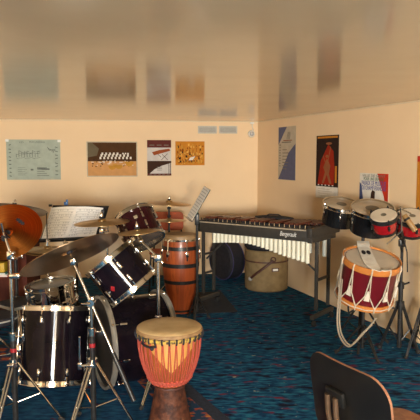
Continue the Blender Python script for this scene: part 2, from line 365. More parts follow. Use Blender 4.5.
for rr in range(5): m.line(w*.2, h*(.12+.045*rr), w*(.34+.03*(rr % 2)), h*(.12+.045*rr), .004, z)
for rr in range(5): m.line(w*.56, h*(.10+.05*rr), w*(.78-.04*(rr % 3)), h*(.10+.05*rr), .006, z)
m.line(w*.44, h*.25, w*.49, h*.25, .02, z); m.line(w*.56, h*.29, w*.79, h*.26, .02, z)
m.build('printed_drawings', 'p_linework', o, fixn=False)
text_mesh('printed_title', 'LES', .032, 'p_linework', o, Matrix.Translation((w*.28, h*.935, z)), fit=w*.08)
text_mesh('printed_title', 'PERCUSSIONS', .032, 'p_linework', o, Matrix.Translation((w*.57, h*.935, z)), fit=w*.29)
for (x, y) in ((.012, h-.012), (w-.012, h-.016)):
    m = MB(); m.box((x, y, t+.001), (.04, .03, .001)); m.build('tape', 'white_paint', o)

o, w, h, t = board('poster', 'framed-looking photo poster of a stage set with timpani and percussion', 'poster', (86.5, 141.5), (137.5, 176.5), NB, DB, 'p_cream')
m = MB(); z = t+.0006
m.mi = 0; m.quad(.012, h*.44, w-.012, h-.012, z); m.mi = 1; m.quad(.012, .012, w-.012, h*.44, z)
m.mi = 2; m.poly([(.012, h*.55), (w*.2, h*.6), (w*.24, h*.8), (w*.1, h-.012), (.012, h-.012)], z+.0003)
m.mi = 3
for row, (yy, n) in enumerate(((.50, 9), (.57, 8), (.62, 5))):
    for k in range(n):
        x = w*(.25+.075*k+.02*row); m.quad(x, h*yy, x+.022, h*yy+.030, z+.0006)
for k in range(3): m.quad(w*(.70+.05*k), h*.64, w*(.73+.05*k), h*.68, z+.0006)
for k in range(24): x = w*random.uniform(.05, .9); y = h*random.uniform(.30, .46); m.quad(x, y, x+random.uniform(.01, .04), y+.008, z+.0005)
m.mi = 4
for (x, y, s) in ((.5, .25, .05), (.63, .27, .05), (.84, .36, .055), (.55, .29, .03)):
    pts = [(w*x+s*math.cos(PI+PI*k/10), h*y+s*1.1*math.sin(PI+PI*k/10)+.03) for k in range(11)]; m.poly(pts, z+.0008)
m.mi = 5
for k in range(14): x = w*random.uniform(.1, .85); y = h*random.uniform(.25, .5); m.quad(x, y, x+random.uniform(.01, .03), y+random.uniform(.01, .02), z+.0007)
m.build('printed_photo', ['p_brown', 'p_floor', 'p_olive', 'p_white', 'p_gold', 'p_char'], o, fixn=False)

o, w, h, t = board('poster', 'tall catalogue poster with an orange marimba over a dark keyboard', 'poster', (147, 140), (171.3, 175.6), NB, DB, 'p_paleviolet')
m = MB(); z = t+.0006
m.mi = 0; m.quad(0, h*.79, w, h, z); m.quad(0, 0, w, h*.06, z)
m.mi = 1; m.quad(0, h*.36, w, h*.415, z); m.poly([(0, h*.06), (w*.1, h*.06), (w*.3, h*.18), (w*.6, h*.28), (w, h*.36), (0, h*.36)], z)
for x in (.06, .9, .97): m.line(w*x, h*.06, w*x, h*.36, .008, z+.0003)
m.mi = 2; m.poly([(w*.2, h*.66), (w*.28, h*.57), (w*.97, h*.70), (w*.92, h*.76), (w*.5, h*.72)], z+.0002)
m.mi = 1; m.line(w*.62, h*.60, w*.86, h*.44, .006, z+.0004); m.line(w*.85, h*.62, w*.58, h*.44, .006, z+.0004); m.line(w*.45, h*.6, w*.58, h*.52, .006, z+.0004)
m.mi = 3
for k in range(3): m.quad(w*(.1+.3*k), h*.845, w*(.3+.3*k), h*.87, z+.0004); m.quad(w*.4, h*.15+.01*k*2, w*.62, h*.15+.006+.02*k, z+.0004)
for k in range(5): m.quad(w*(.08+.18*k), h*.02, w*(.2+.18*k), h*.035, z+.0004)
m.build('printed_picture', ['p_maroon', 'p_char', 'p_marimba', 'p_text'], o, fixn=False)

o, w, h, t = board('poster', 'orange landscape picture crowded with instruments, nearest poster to the air vents', 'poster', (175.3, 141.3), (204.5, 165.2), NB, DB, 'p_orange')
m = MB(); z = t+.0006
for k in range(150):
    m.mi = random.choice((0, 0, 1, 1, 2, 4, 4)); x = w*random.uniform(.03, .93); y = h*(random.uniform(.04, .45) if k < 95 else random.uniform(.4, .82)); m.quad(x, y, x+random.uniform(.006, .022), y+random.uniform(.008, .035), z+.00001*k)
m.mi = 3; m.poly([(w*.45, h*.2), (w*.6, h*.22), (w*.68, h*.38), (w*.5, h*.32)], z+.002)
m.mi = 0
for k in range(7): x = w*(.1+.12*k); m.line(x, h*.35, x+.01, h*random.uniform(.6, .85), .005, z+.001)
m.build('printed_picture', ['p_dkorange', 'p_gold', 'p_black', 'p_white', 'p_amber'], o, fixn=False)

o, w, h, t = board('poster', 'pale poster crossed by violet-blue triangles, first on the right wall from the corner', 'poster', (279, 127.5), (295.5, 180.5), NR, DR, 'p_cream')
m = MB(); z = t+.0006
m.mi = 0; m.poly([(0, h*.66), (w*.5, h), (0, h)], z); m.poly([(0, 0), (w, 0), (w, h*.68), (w*.62, h*.52)], z)
m.mi = 1
for k in range(9): m.quad(w*.06, h*(.25+.05*k), w*.14, h*(.27+.05*k), z+.0004)
for k in range(7): m.quad(w*.25, h*(.2+.06*k), w*(.5+.05*(k % 3)), h*(.215+.06*k), z+.0004)
for k in range(3): m.line(w*(.5+.08*k), h*.76, w*(.58+.05*k), h*.9, .012, z+.0004)
m.quad(w*.2, h*.70, w*.75, h*.72, z+.0004)
m.mi = 2; m.quad(w*.3, h*.735, w*.8, h*.75, z+.0005)
m.build('printed_design', ['p_blue', 'p_text', 'p_dkorange'], o, fixn=False)

o, w, h, t = board('poster', 'dark red poster of a dancing figure above a white strip, on the right wall', 'poster', (317, 136), (338, 200), NR, DR, 'p_black')
m = MB(); z = t+.0006
m.mi = 0; m.quad(0, 0, w, h*.19, z)
m.mi = 1; m.poly([(w*.08, h*.22), (w*.82, h*.22), (w*.85, h*.45), (w*.78, h*.75), (w*.55, h*.86), (w*.22, h*.6)], z)
m.mi = 2; m.quad(w*.05, h*.955, w*.95, h*.985, z); m.quad(w*.86, h*.26, w*.94, h*.52, z)
m.mi = 3; m.poly([(w*.34, h*.5), (w*.5, h*.64), (w*.66, h*.52), (w*.60, h*.40), (w*.72, h*.24), (w*.62, h*.24), (w*.5, h*.38), (w*.36, h*.24), (w*.28, h*.24), (w*.42, h*.42)], z+.0005)
m.poly([(w*(.5+.07*math.cos(k)), h*(.67+.025*math.sin(k))) for k in [q*PI/5 for q in range(10)]], z+.0005); m.line(w*.55, h*.6, w*.66, h*.82, .014, z+.0005); m.line(w*.45, h*.56, w*.32, h*.68, .012, z+.0005)
m.poly([(w*(.58+.14*math.cos(k)), h*(.87+.02*math.sin(k))) for k in [q*PI/5 for q in range(10)]], z+.0004)
m.mi = 0
for k in range(5): m.quad(w*(.1+.16*k), h*.205, w*(.16+.16*k), h*.22, z+.0006)
m.mi = 4
for k in range(4): m.quad(w*.1, h*(.04+.035*k), w*(.75-.1*(k % 2)), h*(.047+.035*k), z+.0006)
m.build('printed_figure', ['p_white', 'p_redfig', 'p_orange', 'p_fig', 'p_cream'], o, fixn=False)

o, w, h, t = board('poster', 'blue, white and red event poster with lettering behind the black toms', 'poster', (360.3, 172.8), (388, 213), NR, DR, 'p_white')
m = MB(); z = t+.0006
m.mi = 0; m.poly([(0, 0), (w*.2, 0), (w*.06, h*.7), (0, h*.75)], z); m.mi = 1; m.poly([(w*.62, h), (w, h), (w, 0), (w*.95, .0), (w*.86, h*.4)], z)
m.mi = 2; m.poly([(w*.4, h*.2), (w*.55, h*.2), (w*.56, h*.52), (w*.47, h*.56), (w*.42, h*.48)], z+.0006); m.build('printed_tricolour', ['p_bluedark', 'p_red', 'p_char'], o, fixn=False)
for body, y, hh, wd, cl in (('VILLE DE SAINT', .93, .030, .80, 'p_text'), ('POUR UNE GRANDE', .845, .034, .70, 'p_green'), ('PARADE DE MUSIQUE', .73, .052, .84, 'p_bluetext'), ('DU CHAMP-FRANCAIS', .60, .050, .84, 'p_bluetext')):
    text_mesh('printed_lettering', body, hh*1.15, cl, o, Matrix.Translation((w*.5, h*y, z+.001)), fit=w*wd)

o, w, h, t = board('poster', 'narrow edge of an orange poster at the right end of the right wall', 'poster', (418, 156), (432, 214), NR, DR, 'p_orange')
m = MB(); m.quad(.0, h*.9, w, h, t+.0006); m.build('printed_band', 'p_red', o, fixn=False)

for k, (x0, x1) in enumerate(((198, 216.6), (219, 237))):
    o, w, h, t = board('air_vent', 'grey louvred air vent high on the back wall, %s of the two' % ('left' if k == 0 else 'right'), 'vent', (x0, 126), (x1, 133.6), NB, DB, 'ventdark', .004, 'air vents high on the back wall')
    m = MB(); f = .014
    for (c, d) in (((w/2, f/2, .008), (w, f, .012)), ((w/2, h-f/2, .008), (w, f, .012)), ((f/2, h/2, .008), (f, h-2*f, .012)), ((w-f/2, h/2, .008), (f, h-2*f, .012))): m.box(c, d)
    m.build('frame', 'vent', o)
    m = MB()
    for j in range(5): m.box((w/2, f+(h-2*f)*(j+.5)/5, .008), (w-2*f, .009, .006), )
    m.build('louvres', 'vent', o)
p = on_wall(251, 134, NB)
o = thing('wall_sensor', 'small round white wall fixture with a cable beside the ceiling corner', 'wall fixture', Matrix.Translation(p) @ Matrix((DB, Vector((0, 0, 1)), NB)).transposed().to_4x4())
m = MB(); m.lathe([(0, .0), (.045, 0), (.048, .02), (.04, .045), (0, .05)], 24); m.build('housing', 'fixture', o)
m = MB(); m.lathe([(0, .078), (.018, .072), (.028, .055), (.028, .046)], 20); m.build('lens', 'glassy', o)
m = MB(); m.tube([(.01, .03, .01), (.03, .055, .012), (.015, .09, .01), (.012, HC-p.z-.02, .008)], .006); m.build('cable', 'fixture', o)
m = MB(); m.box((.01, HC-p.z-.022, .015), (.05, .02, .03), bev=.004); m.build('bracket', 'white_paint', o)

# ------------------------------------------------------------------ drums
def ringprof(R, z0, z1, t): return [(R, z0), (R+t, z0), (R+t, z1), (R, z1)]
def drum(root, R, h, shell, nl, head='head_white', bottom='head_white', hoop='chrome', lug='chrome', badge=None, spot=None, seg=56, hoop_h=.022, full_lug=False, rim=.012, lug0=0.3, taper=1.):
    m = MB(); m.lathe([(R*taper, .012), (R*(1+taper)/2+.003*(taper < 1), h*.5), (R, h-.012), (R-.007, h-.012), (R*taper-.007, .012)], seg, close=True); m.build('shell', shell, root)
    if head:
        m = MB(); m.lathe([(0, h-.002), (R*.96, h-.002), (R+.003, h-.008), (R+.003, h-.02)], seg); b = m.build('batter_head', head, root)
        if spot:
            s_ = MB(); s_.lathe([(0, h-.0005), (R*spot, h-.0008)], 32); s_.build('worn_spot', 'head_spot', b)
    if bottom:
        m = MB(); m.lathe([(R+.003, .02), (R+.003, .008), (R*.96, .002), (0, .002)], seg); m.build('resonant_head', bottom, root)
    for z0, z1 in ((h-.024, h+(.008 if rim > .005 else -.003)), (-.008, .024)):
        if z0 < 0 and not bottom: continue
        m = MB(); m.lathe([(R+.004, z0), (R+rim+.003, z0), (R+rim+.003, z0+.004), (R+.008, z0+.006), (R+.008, z1-.005), (R+rim, z1-.002), (R+rim, z1), (R+.004, z1)], seg, close=True); m.build('hoop', hoop, root)
    for k in range(nl):
        a = lug0+2*PI*k/nl
        for top in (True, False):
            if not top and (not bottom): continue
            m = MB(); T = Matrix.Rotation(a, 4, 'Z')
            zz = (lambda q: h-q) if top else (lambda q: q)
            L = min(.06, h*.3)
            m.box((R+.009, 0, zz(L+.02)), (.018, .016, L*.8), T, .005)
            m.tube([T @ Vector((R+.012, 0, zz(L*.8))), T @ Vector((R+.012, 0, zz(-.004)))], .0032, 6)
            m.sphere((R+.012, 0, zz(-.005)), .006, seg=8, rings=4, M=T)
            m.box((R+.012, 0, zz(.008)), (.014, .016, .012), T, .002)
            m.build('lug', lug, root)
    if badge:
        a, z, col = badge; bw = .026 if col == 'red_badge' else .022; T = Matrix.Rotation(a, 4, 'Z'); m = MB()
        m.box((R+.0015, 0, z), (.004, bw*1.2, bw), T @ Matrix.Translation((0, 0, z)) @ Matrix.Rotation(PI/4*(col == 'red_badge'), 4, 'X') @ Matrix.Translation((0, 0, -z)), .001); m.build('badge', col, root)

# bass drum
AX = Vector((.9, .44, 0)).normalized(); BB = Vector((-.725, 3.76, .318))
bass = thing('bass_drum', 'black bass drum on its side behind the djembe, below the toms', 'bass drum', place(AX, BB))
drum(bass, .285, .43, 'black_wrap', 8, 'head_black', 'head_black', 'hoop_grey', seg=72, rim=.022, lug0=.15)
for s in (1, -1):
    m = MB(); inv = bass.matrix_world.inverted(); wv = Vector((.44, -.9, 0))*s
    c = BB+AX*.33
    p0 = c+wv*.285*.82+Vector((0, 0, -.14)); p1 = c+wv*.44+AX*.07; p1.z = .019
    m.tube([inv @ p0, inv @ p1], .008); m.sphere(inv @ p1, .011); m.box(inv @ p0, (.04, .04, .05), bev=.006); m.build('spur', 'steel', bass)
# tom holder rising from the bass drum shell
m = MB(); inv = bass.matrix_world.inverted(); top = BB+AX*.22+Vector((0, 0, .285))
m.tube([inv @ top, inv @ (top+Vector((0, 0, .20)))], .016); m.box(inv @ (top+Vector((0, 0, .2))), (.06, .06, .06), bev=.01)
m.build('tom_holder', 'chrome', bass)

# floor tom
fb0, ft0 = at(53.5, 381, 3.76), at(57.5, 307, 3.885)
fax = (ft0-fb0).normalized(); FTM = place(fax, fb0, Vector((0, -1, 0)))
flt = thing('floor_tom', 'large black floor tom with chrome lugs, nearest drum of the kit', 'floor tom', FTM)
fc0 = FTM.inverted() @ Vector((0, 0, EYE)); fva = math.atan2(fc0.y, fc0.x)
drum(flt, .222, (ft0-fb0).length, 'black_wrap', 8, 'head_white', 'head_white', lug0=fva+.36, seg=64)
for k in range(3):
    a = fva+[1.45, -1.45, PI][k]; m = MB(); x, y = .243*math.cos(a), .243*math.sin(a); fi = FTM.inverted()
    g = FTM @ Vector((x*1.06, y*1.06, -.02)); g = fi @ Vector((g.x, g.y, .018))
    m.tube([(x, y, .36), (x, y, -.02), g], .006); m.box((x*.97, y*.97, .22), (.03, .03, .05), bev=.005)
    lg = m.build('leg', 'chrome', flt)
    q = MB(); q.sphere(g, .013); q.build('rubber_foot', 'black_rubber', lg)

# snare drum + stand
sp = at(52.5, 283, 4.40)
snr = thing('snare_drum', 'chrome snare drum with a grey head behind the floor tom', 'snare drum', Matrix.Translation((sp.x, sp.y, sp.z-.15)) @ Matrix.Rotation(math.radians(-6), 4, 'Y') @ Matrix.Rotation(math.radians(3), 4, 'X'))
drum(snr, .178, .15, 'chrome', 8, 'head_snare', 'head_snare', lug0=.2)
m = MB(); m.lathe([(.15, .151), (.178, .1515)], 48); m.build('muffle_ring', 'head_dark', snr)

def tripod(root, o, zc, R, yaw, leg='steel', zb=.12, foot=.013, r=.008, n=3, brace=True):
    """three legs from the collar at height zc; o = offset of the root (world)"""
    for k in range(n):
        a = yaw+2*PI*k/n; c, s = math.cos(a), math.sin(a); m = MB()
        p0 = Vector((.018*c, .018*s, zc)); p1 = Vector((R*c, R*s, .012))
        w = Vector((-s, c, 0))*.011
        m.tube([p0+w, p1+w*.4], r*.78, 8); m.tube([p0-w, p1-w*.4], r*.78, 8)
        if brace:
            q0 = Vector((.014*c, .014*s, zb)); q1 = p0.lerp(p1, .52)
            m.tube([q0, q1], r*.55, 8); m.sphere(q1, r*.9, seg=8, rings=5)
        lg = m.build('leg', leg, root)
        m = MB(); m.tube([p1+Vector((0, 0, .022))-Vector((c, s, 0))*.02, p1+Vector((c, s, 0))*.008], foot*.9, 10); m.build('rubber_foot', 'black_rubber', lg)
def stand(name, label, cat, base, zc, ztop, R, yaw, leg='steel', low='black_metal', up='steel', marker=False, zb=.12, group=None, brace=True, zmid=None):
    o = thing(name, label, cat, Vector((base[0], base[1], 0)), group)
    zmid = zmid or zc+(ztop-zc)*.5
    m = MB(); m.tube([(0, 0, .05), (0, 0, zmid)], .0155, 14); m.build('lower_tube', low, o)
    m = MB(); m.tube([(0, 0, zmid), (0, 0, ztop)], .011, 12); m.build('upper_tube', up, o)
    m = MB(); m.lathe([(.0156, zmid-.03), (.022, zmid-.03), (.022, zmid+.012), (.011, zmid+.012)], 14); m.tube([(.02, 0, zmid-.01), (.05, 0, zmid-.01)], .006); m.box((.055, 0, zmid-.01), (.012, .012, .035), bev=.003); m.build('clamp', 'chrome', o)
    m = MB(); m.lathe([(.0157, zc-.025), (.026, zc-.025), (.026, zc+.02), (.0157, zc+.02)], 14); m.tube([(0, -.02, zc), (0, -.055, zc)], .006); m.box((0, -.06, zc), (.035, .012, .014), bev=.003); m.build('collar', 'chrome', o)
    if marker:
        m = MB(); m.lathe([(.0158, marker-.011), (.0175, marker-.011), (.0175, marker+.011), (.0158, marker+.011)], 14); m.build('memory_lock', 'red_badge', o)
    tripod(o, None, zc, R, yaw, leg, zb, brace=brace)
    return o
def cymbal(name, label, c, n, R, m_, group=None, bell=.16, rise=.10):
    prof = []
    for k in range(13):
        q = 1-k/12; prof.append((max(R*(bell+(1-bell)*q), 0), R*rise*(1-q)**1.1*.7))
    zb = prof[-1][1]
    for k in range(1, 7):
        a = k/6*PI/2; prof.append((R*bell*math.cos(a), zb+R*.085*math.sin(a)))
    prof[-1] = (.006, prof[-1][1])
    th = .0022
    mb = MB(); mb.lathe(prof+[(r_, z_-th) for r_, z_ in prof[::-1]], 72, close=True)
    o = mb.build(name, m_); o.matrix_world = place(n, c); tag(o, label, 'cymbal', group); o['zb'] = zb+R*.085
    h_ = zb+R*.085; del o['zb']
    return o, h_
def nut(o, c, n, h_):
    """felt, rod and wing nut through a cymbal, as parts of its stand"""
    n = Vector(n).normalized(); l = Vector(c)-o.location; T = place(n, l)
    q = MB(); q.tube([T @ Vector((0, 0, -.05)), T @ Vector((0, 0, h_+.045))], .004, 8); q.build('tilter_rod', 'steel', o)
    q = MB(); q.lathe([(.004, h_+.001), (.018, h_+.001), (.018, h_+.012), (.004, h_+.012)], 16, T); q.build('felt_washer', 'black_cloth', o)
    q = MB(); q.lathe([(.003, h_+.013), (.009, h_+.013), (.008, h_+.03), (.003, h_+.03)], 12, T); q.box((.012, 0, h_+.028), (.014, .004, .016), T, .0015); q.box((-.012, 0, h_+.028), (.014, .004, .016), T, .0015); q.build('wing_nut', 'chrome', o)
    q = MB(); q.lathe([(.004, h_-.012-.022), (.017, h_-.034), (.017, h_-.024), (.004, h_-.024)], 16, T); q.build('cup_washer', 'black_cloth', o)

# snare stand
o = thing('snare_stand', 'low chrome tripod stand holding the snare drum', 'drum stand', Vector((sp.x, sp.y, 0)))
m = MB(); m.tube([(0, 0, .06), (0, 0, sp.z-.20)], .012); m.build('post', 'steel', o); tripod(o, None, .28, .20, .5)
for k in range(3):
    a = .5+2*PI*k/3; m = MB(); dz = -.02*math.cos(a)
    m.tube([(0, 0, sp.z-.21), (.1*math.cos(a), .1*math.sin(a), sp.z-.19), (.19*math.cos(a), .19*math.sin(a), sp.z-.17+.1*.19*math.cos(a)), (.203*math.cos(a), .203*math.sin(a), sp.z-.14+.1*.2*math.cos(a))], .006); m.build('basket_arm', 'steel', o)

# rack toms
TA = at(121, 272.8, 3.72); a = Vector((-.63, .03, .775)).normalized()
T1 = place(a, TA - a*.13, Vector((0, -1, 0)))
o = thing('rack_tom', 'black rack tom with a red badge, tilted left above the bass drum', 'tom', T1)
# local -Y / +X of T1 is solved so the badge faces the camera
vl = (T1.to_3x3().inverted() @ (Vector((0, 0, EYE))-TA)); va = math.atan2(vl.y, vl.x)
drum(o, .174, .26, 'black_wrap', 6, 'head_white', 'head_white', badge=(va-.62, .09, 'red_badge'), lug0=va+.12)
m = MB(); m.tube([T1.inverted() @ (TA+Vector((.05, .165, -.03))), T1.inverted() @ (BB+AX*.22+Vector((0.01, .02, .50)))], .010); m.build('mounting_arm', 'chrome', o)
TB = at(139.5, 228, 4.17); a = Vector((-.42, .42, .80)).normalized()
T2 = place(a, TB - a*.115, Vector((0, -1, 0)))
o = thing('rack_tom', 'wine-red rack tom with a pale oval badge, behind the small splash cymbal', 'tom', T2)
vl = (T2.to_3x3().inverted() @ (Vector((0, 0, EYE))-TB)); va = math.atan2(vl.y, vl.x)
drum(o, .137, .23, 'wine_wrap', 6, 'head_white', 'head_dark', badge=(va+.05, .15, 'gold_badge'), lug0=va+.4)
m = MB(); m.tube([T2.inverted() @ (TB+Vector((-.06, -.13, -.10))), T2.inverted() @ (BB+AX*.22+Vector((.03, .03, .50)))], .010); m.build('mounting_arm', 'chrome', o)

# ---- cymbals of the kit
# boom stand with the ride
R0 = at(70.5, 255, 3.16); nrm = Vector((-.41, .27, .87)).normalized()
cy, hh = cymbal('ride_cymbal', 'huge brown ride cymbal tilted on a boom over the snare drum', R0, nrm, .284, 'cym_brown')
bp_ = at(91.5, 301, 3.11); SB = (bp_.x, 3.11)
o = stand('boom_cymbal_stand', 'boom cymbal stand with a red band, in front of the floor tom', 'cymbal stand', SB, at(91.5, 362, 3.11).z, bp_.z, .25, -2.05, zmid=at(91.5, 330, 3.11).z, marker=at(91.5, 345, 3.11).z, zb=.16)
nut(o, R0, nrm, hh)
d = (R0-nrm*.04); loc = Vector((SB[0], SB[1], 0))
e2 = at(134, 401, 2.99); cl = d.lerp(e2, .30); e = d.lerp(e2, .66)
m = MB(); m.tube([d-loc, e-loc], .0085); m.build('boom_arm', 'steel', o)
m = MB(); m.tube([e-loc, e2-loc], .0125); m.build('boom_counterweight', 'black_metal', o)
m = MB(); m.lathe([(0, -.022), (.02, -.022), (.02, .03), (0, .03)], 16, place(Vector((0, 1, 0)), cl-loc)); m.box(bp_-loc, (.03, .03, .05), bev=.006); m.tube([cl-loc+Vector((0, -.03, 0)), cl-loc+Vector((-.045, -.045, .004))], .005); m.build('ratchet_tilter', 'chrome', o)
m = MB(); m.box(d-loc, (.03, .03, .04), frame_from(nrm) @ Matrix.Identity(4) if False else None, .006); m.build('tilter', 'chrome', o)
m = MB(); a_ = at(79.5, 337, 3.09)-loc; b_ = at(80, 366, 3.09)-loc; m.tube([a_, b_], .006); m.tube([b_, Vector((0, 0, b_.z))], .007); m.box(b_, (.022, .022, .04), bev=.004); m.build('memory_rod', 'chrome', o)
# copper crash and its stand
C0 = at(7.5, 233, 3.30); n1 = Vector((-.46, .72, .50)).normalized()
cy, hh = cymbal('crash_cymbal', 'copper-orange crash cymbal turned towards the camera at the left edge', C0, n1, .200, 'cym_orange')
T = cy.matrix_world.inverted()
# maker's stamp on the underside: a plain dark slanted stroke of script
def on_disc(px, py):
    r_ = ray(px, py); e_ = Vector((0, 0, EYE)); return T @ (e_ + r_*((C0-e_).dot(n1)/r_.dot(n1)))
lp = on_disc(20.5, 222); ro = on_disc(24, 225)-on_disc(17, 219.5); ang = math.atan2(ro.y, ro.x)
m = MB(); 
for k in range(7):
    q = (k-3)/3; c = Vector((lp.x, lp.y)) + Vector((math.cos(ang), math.sin(ang)))*q*.028; rr_ = c.length
    zc = .198*.10*.7*((1-(rr_/.198-.16)/.84)**1.1)-.0036
    hx = Vector((-math.sin(ang), math.cos(ang)))*(.012 if k % 2 else .007); hx2 = Vector((math.cos(ang), math.sin(ang)))*.0046
    m.f([m.v((*(c+hx+hx2), zc)), m.v((*(c-hx+hx2), zc)), m.v((*(c-hx-hx2), zc)), m.v((*(c+hx-hx2), zc))])
m.build('maker_stamp', 'ink', cy, fixn=False)
P1 = at(10.5, 255, 3.17); SA = (P1.x, 3.17)
o = stand('cymbal_stand', 'cymbal stand with chrome tripod at the left edge, under the copper cymbal', 'cymbal stand', SA, at(12, 362, 3.17).z, P1.z, .26, -1.75, marker=at(11.5, 350, 3.17).z, zmid=at(11, 335, 3.17).z, zb=.16)
nut(o, C0, n1, hh)
loc = Vector((SA[0], SA[1], 0)); d = C0-n1*.045
m = MB(); m.tube([P1-loc, at(9, 249, 3.17)-loc, at(3.5, 232, 3.2)-loc, d-loc], .007); m.tube([at(3.5, 232, 3.2)-loc, at(1.2, 223, 3.19)-loc], .006); m.build('offset_rod', 'chrome', o)
m = MB(); m.box(P1-loc, (.035, .035, .05), bev=.007); m.sphere(P1-loc+Vector((.02, -.015, .012)), .014); m.sphere(P1-loc+Vector((.02, -.015, -.016)), .014); m.build('tilter', 'chrome', o)
m = MB(); m.lathe([(0, -.012), (.016, -.012), (.016, .012), (0, .012)], 14, place(n1, at(4.2, 238, 3.195)-loc)); m.build('rubber_sleeve', 'black_rubber', o)
m = MB(); zz = at(11, 276, 3.17).z; m.box((.02, 0, zz), (.06, .03, .03), bev=.007); m.tube([(.04, 0, zz), (.06, -.01, zz+.005)], .006); m.build('clamp', 'chrome', o)
# dark cymbal behind the copper one, on its own stand
C9 = at(14, 209.5, 4.97); n9 = Vector((.15, -.05, .98)).normalized()
cy, hh = cymbal('crash_cymbal', 'dark cymbal seen edge-on behind the top of the copper cymbal', C9, n9, .285, 'cym_dark')
o = stand('cymbal_stand', 'plain cymbal stand behind the copper cymbal, holding the dark cymbal', 'cymbal stand', (C9.x, C9.y), .32, C9.z-.03, .18, 1.0); nut(o, C9, n9, hh)
# hi-hat
H0 = at(47.5, 249.5, 4.62)
n = Vector((.03, 0, 1))
cy, hh = cymbal('hi_hat_cymbal', 'upper hi-hat cymbal under the music stand', H0, n, .182, 'cym_pale', 'pair of hi-hat cymbals')
tp = H0-Vector((0, 0, .022))
cy2, _ = cymbal('hi_hat_cymbal', 'lower hi-hat cymbal, upside down beneath the upper one', tp, Vector((-.03, 0, -1)), .182, 'cym_pale', 'pair of hi-hat cymbals')
o = stand('hi_hat_stand', 'hi-hat stand with a thin pull rod rising before the sheet music', 'hi-hat stand', (H0.x, H0.y), .30, H0.z-.07, .17, .4)
loc = Vector((H0.x, H0.y, 0))
m = MB(); m.tube([(0, 0, H0.z-.08), (0, 0, at(48, 213, 4.62).z)], .0045, 8); m.build('pull_rod', 'black_metal', o)
m = MB(); z = H0.z+hh+.004; m.lathe([(.004, z), (.016, z), (.016, z+.012), (.010, z+.014), (.010, z+.05), (.004, z+.05)], 14); m.sphere((.014, -.004, z+.035), .011); m.build('clutch', 'chrome', o)
# level crash over the bass drum
C4 = at(102, 222.5, 3.90)
cy, hh = cymbal('crash_cymbal', 'level bronze crash cymbal above the black rack tom, before the sheet music', C4, Vector((-.05, -.03, 1)), .188, 'cym_pale')
o = stand('cymbal_stand', 'cymbal stand behind the black rack tom, holding the level crash', 'cymbal stand', (C4.x-.07, C4.y+.58), .25, C4.z-.09, .22, 1.05); nut(o, C4, Vector((-.05, -.03, 1)), hh)
m = MB(); l_ = C4-o.location; m.tube([(0, 0, C4.z-.10), l_-Vector((0, 0, .055)), l_-Vector((0, 0, .02))], .008); m.build('boom_arm', 'steel', o)
m = MB(); m.box(l_-Vector((0, 0, .06)), (.03, .05, .045), bev=.007); m.tube([l_+Vector((0, -.02, -.06)), l_+Vector((.05, -.03, -.055))], .006); m.build('tilter', 'chrome', o)
# splash with stand before the bass drum
C5 = at(137.5, 232, 3.62)
cy, hh = cymbal('splash_cymbal', 'small splash cymbal in front of the wine-red tom', C5, Vector((-.10, 0, 1)), .14, 'cym_pale')
P5 = at(158, 258, 3.55); S5 = (P5.x, 3.55)
o = stand('cymbal_stand', 'cymbal stand with a short arm beside the conga, holding the splash cymbal', 'cymbal stand', S5, at(158, 356, 3.55).z, P5.z+.02, .17, 2.0, zmid=at(158, 318, 3.55).z, zb=.05)
nut(o, C5, Vector((-.10, 0, 1)), hh); loc = Vector((S5[0], S5[1], 0))
m = MB(); m.tube([P5-loc+Vector((.03, 0, -.03)), P5-loc, at(141, 241, 3.6)-loc, C5-loc-Vector((0, 0, .015))], .008); m.build('short_arm', 'chrome', o)
m = MB(); m.box(P5-loc, (.045, .04, .05), bev=.008); m.sphere(P5-loc+Vector((-.03, -.01, .01)), .016); m.build('ratchet', 'chrome', o); m = MB(); m.sphere(at(141, 241, 3.6)-loc, .016); m.build('tilter', 'chrome', o)
# two cymbals on the stand behind the conga
C6 = at(169, 203.5, 6.05); C7 = at(168.5, 220.5, 6.05)
a6, h6 = cymbal('crash_cymbal', 'thin pale cymbal, upper of two on the stand behind the conga', C6, Vector((.07, -.02, 1)), .235, 'cym_pale')
a7, h7 = cymbal('crash_cymbal', 'thin pale cymbal, lower of two on the stand behind the conga', Vector((C6.x, C6.y, C7.z)), Vector((0, 0.02, 1)), .19, 'cym_pale')
o = stand('cymbal_stand', 'cymbal stand behind the conga carrying two cymbals', 'cymbal stand', (C6.x, C6.y), .22, C6.z-.02, .2, .6, up='black_metal'); nut(o, C6, Vector((.07, -.02, 1)), h6)
for zz in (C7.z+h7+.006, C7.z-.03, C6.z-.06): m = MB(); m.lathe([(.0112, zz), (.02, zz), (.02, zz+.022), (.0112, zz+.022)], 14, close=True); m.build('felt_washer', 'black_cloth', o)

# ---- conga
cg = fl(180.5, 314); cgc = Vector((cg.x, cg.y+.10, .0055))
o = thing('conga', 'tall wooden conga with dark bands standing beside the xylophone', 'conga', Matrix.Translation(cgc))
CH = .775
def cr(z):
    t_ = z/CH
    pts = [(0, .122), (.15, .137), (.35, .162), (.55, .181), (.72, .186), (.86, .176), (1, .160)]
    for (a_, ra), (b_, rb) in zip(pts, pts[1:]):
        if t_ <= b_: k = (t_-a_)/(b_-a_); return ra+(rb-ra)*k
    return .160
m = MB(); m.lathe([(cr(CH*k/20), CH*k/20) for k in range(21)]+[(cr(CH)-.014, CH), (.108, .0)], 48, close=True); m.build('shell', 'conga_wood', o)
for z0, z1 in ((.015, .035), (.30, .335), (.465, .505), (.635, .672)):
    m = MB(); m.lathe([(cr(z0)+.0005, z0), (cr(z0)+.003, z0), (cr(z1)+.003, z1), (cr(z1)+.0005, z1)], 48, close=True); m.build('band', 'black_metal', o)
m = MB(); m.lathe([(0, CH+.017), (.09, CH+.016), (.155, CH+.010), (.169, CH-.004), (.171, CH-.045), (.166, CH-.045)], 48); m.build('head', 'conga_skin', o)
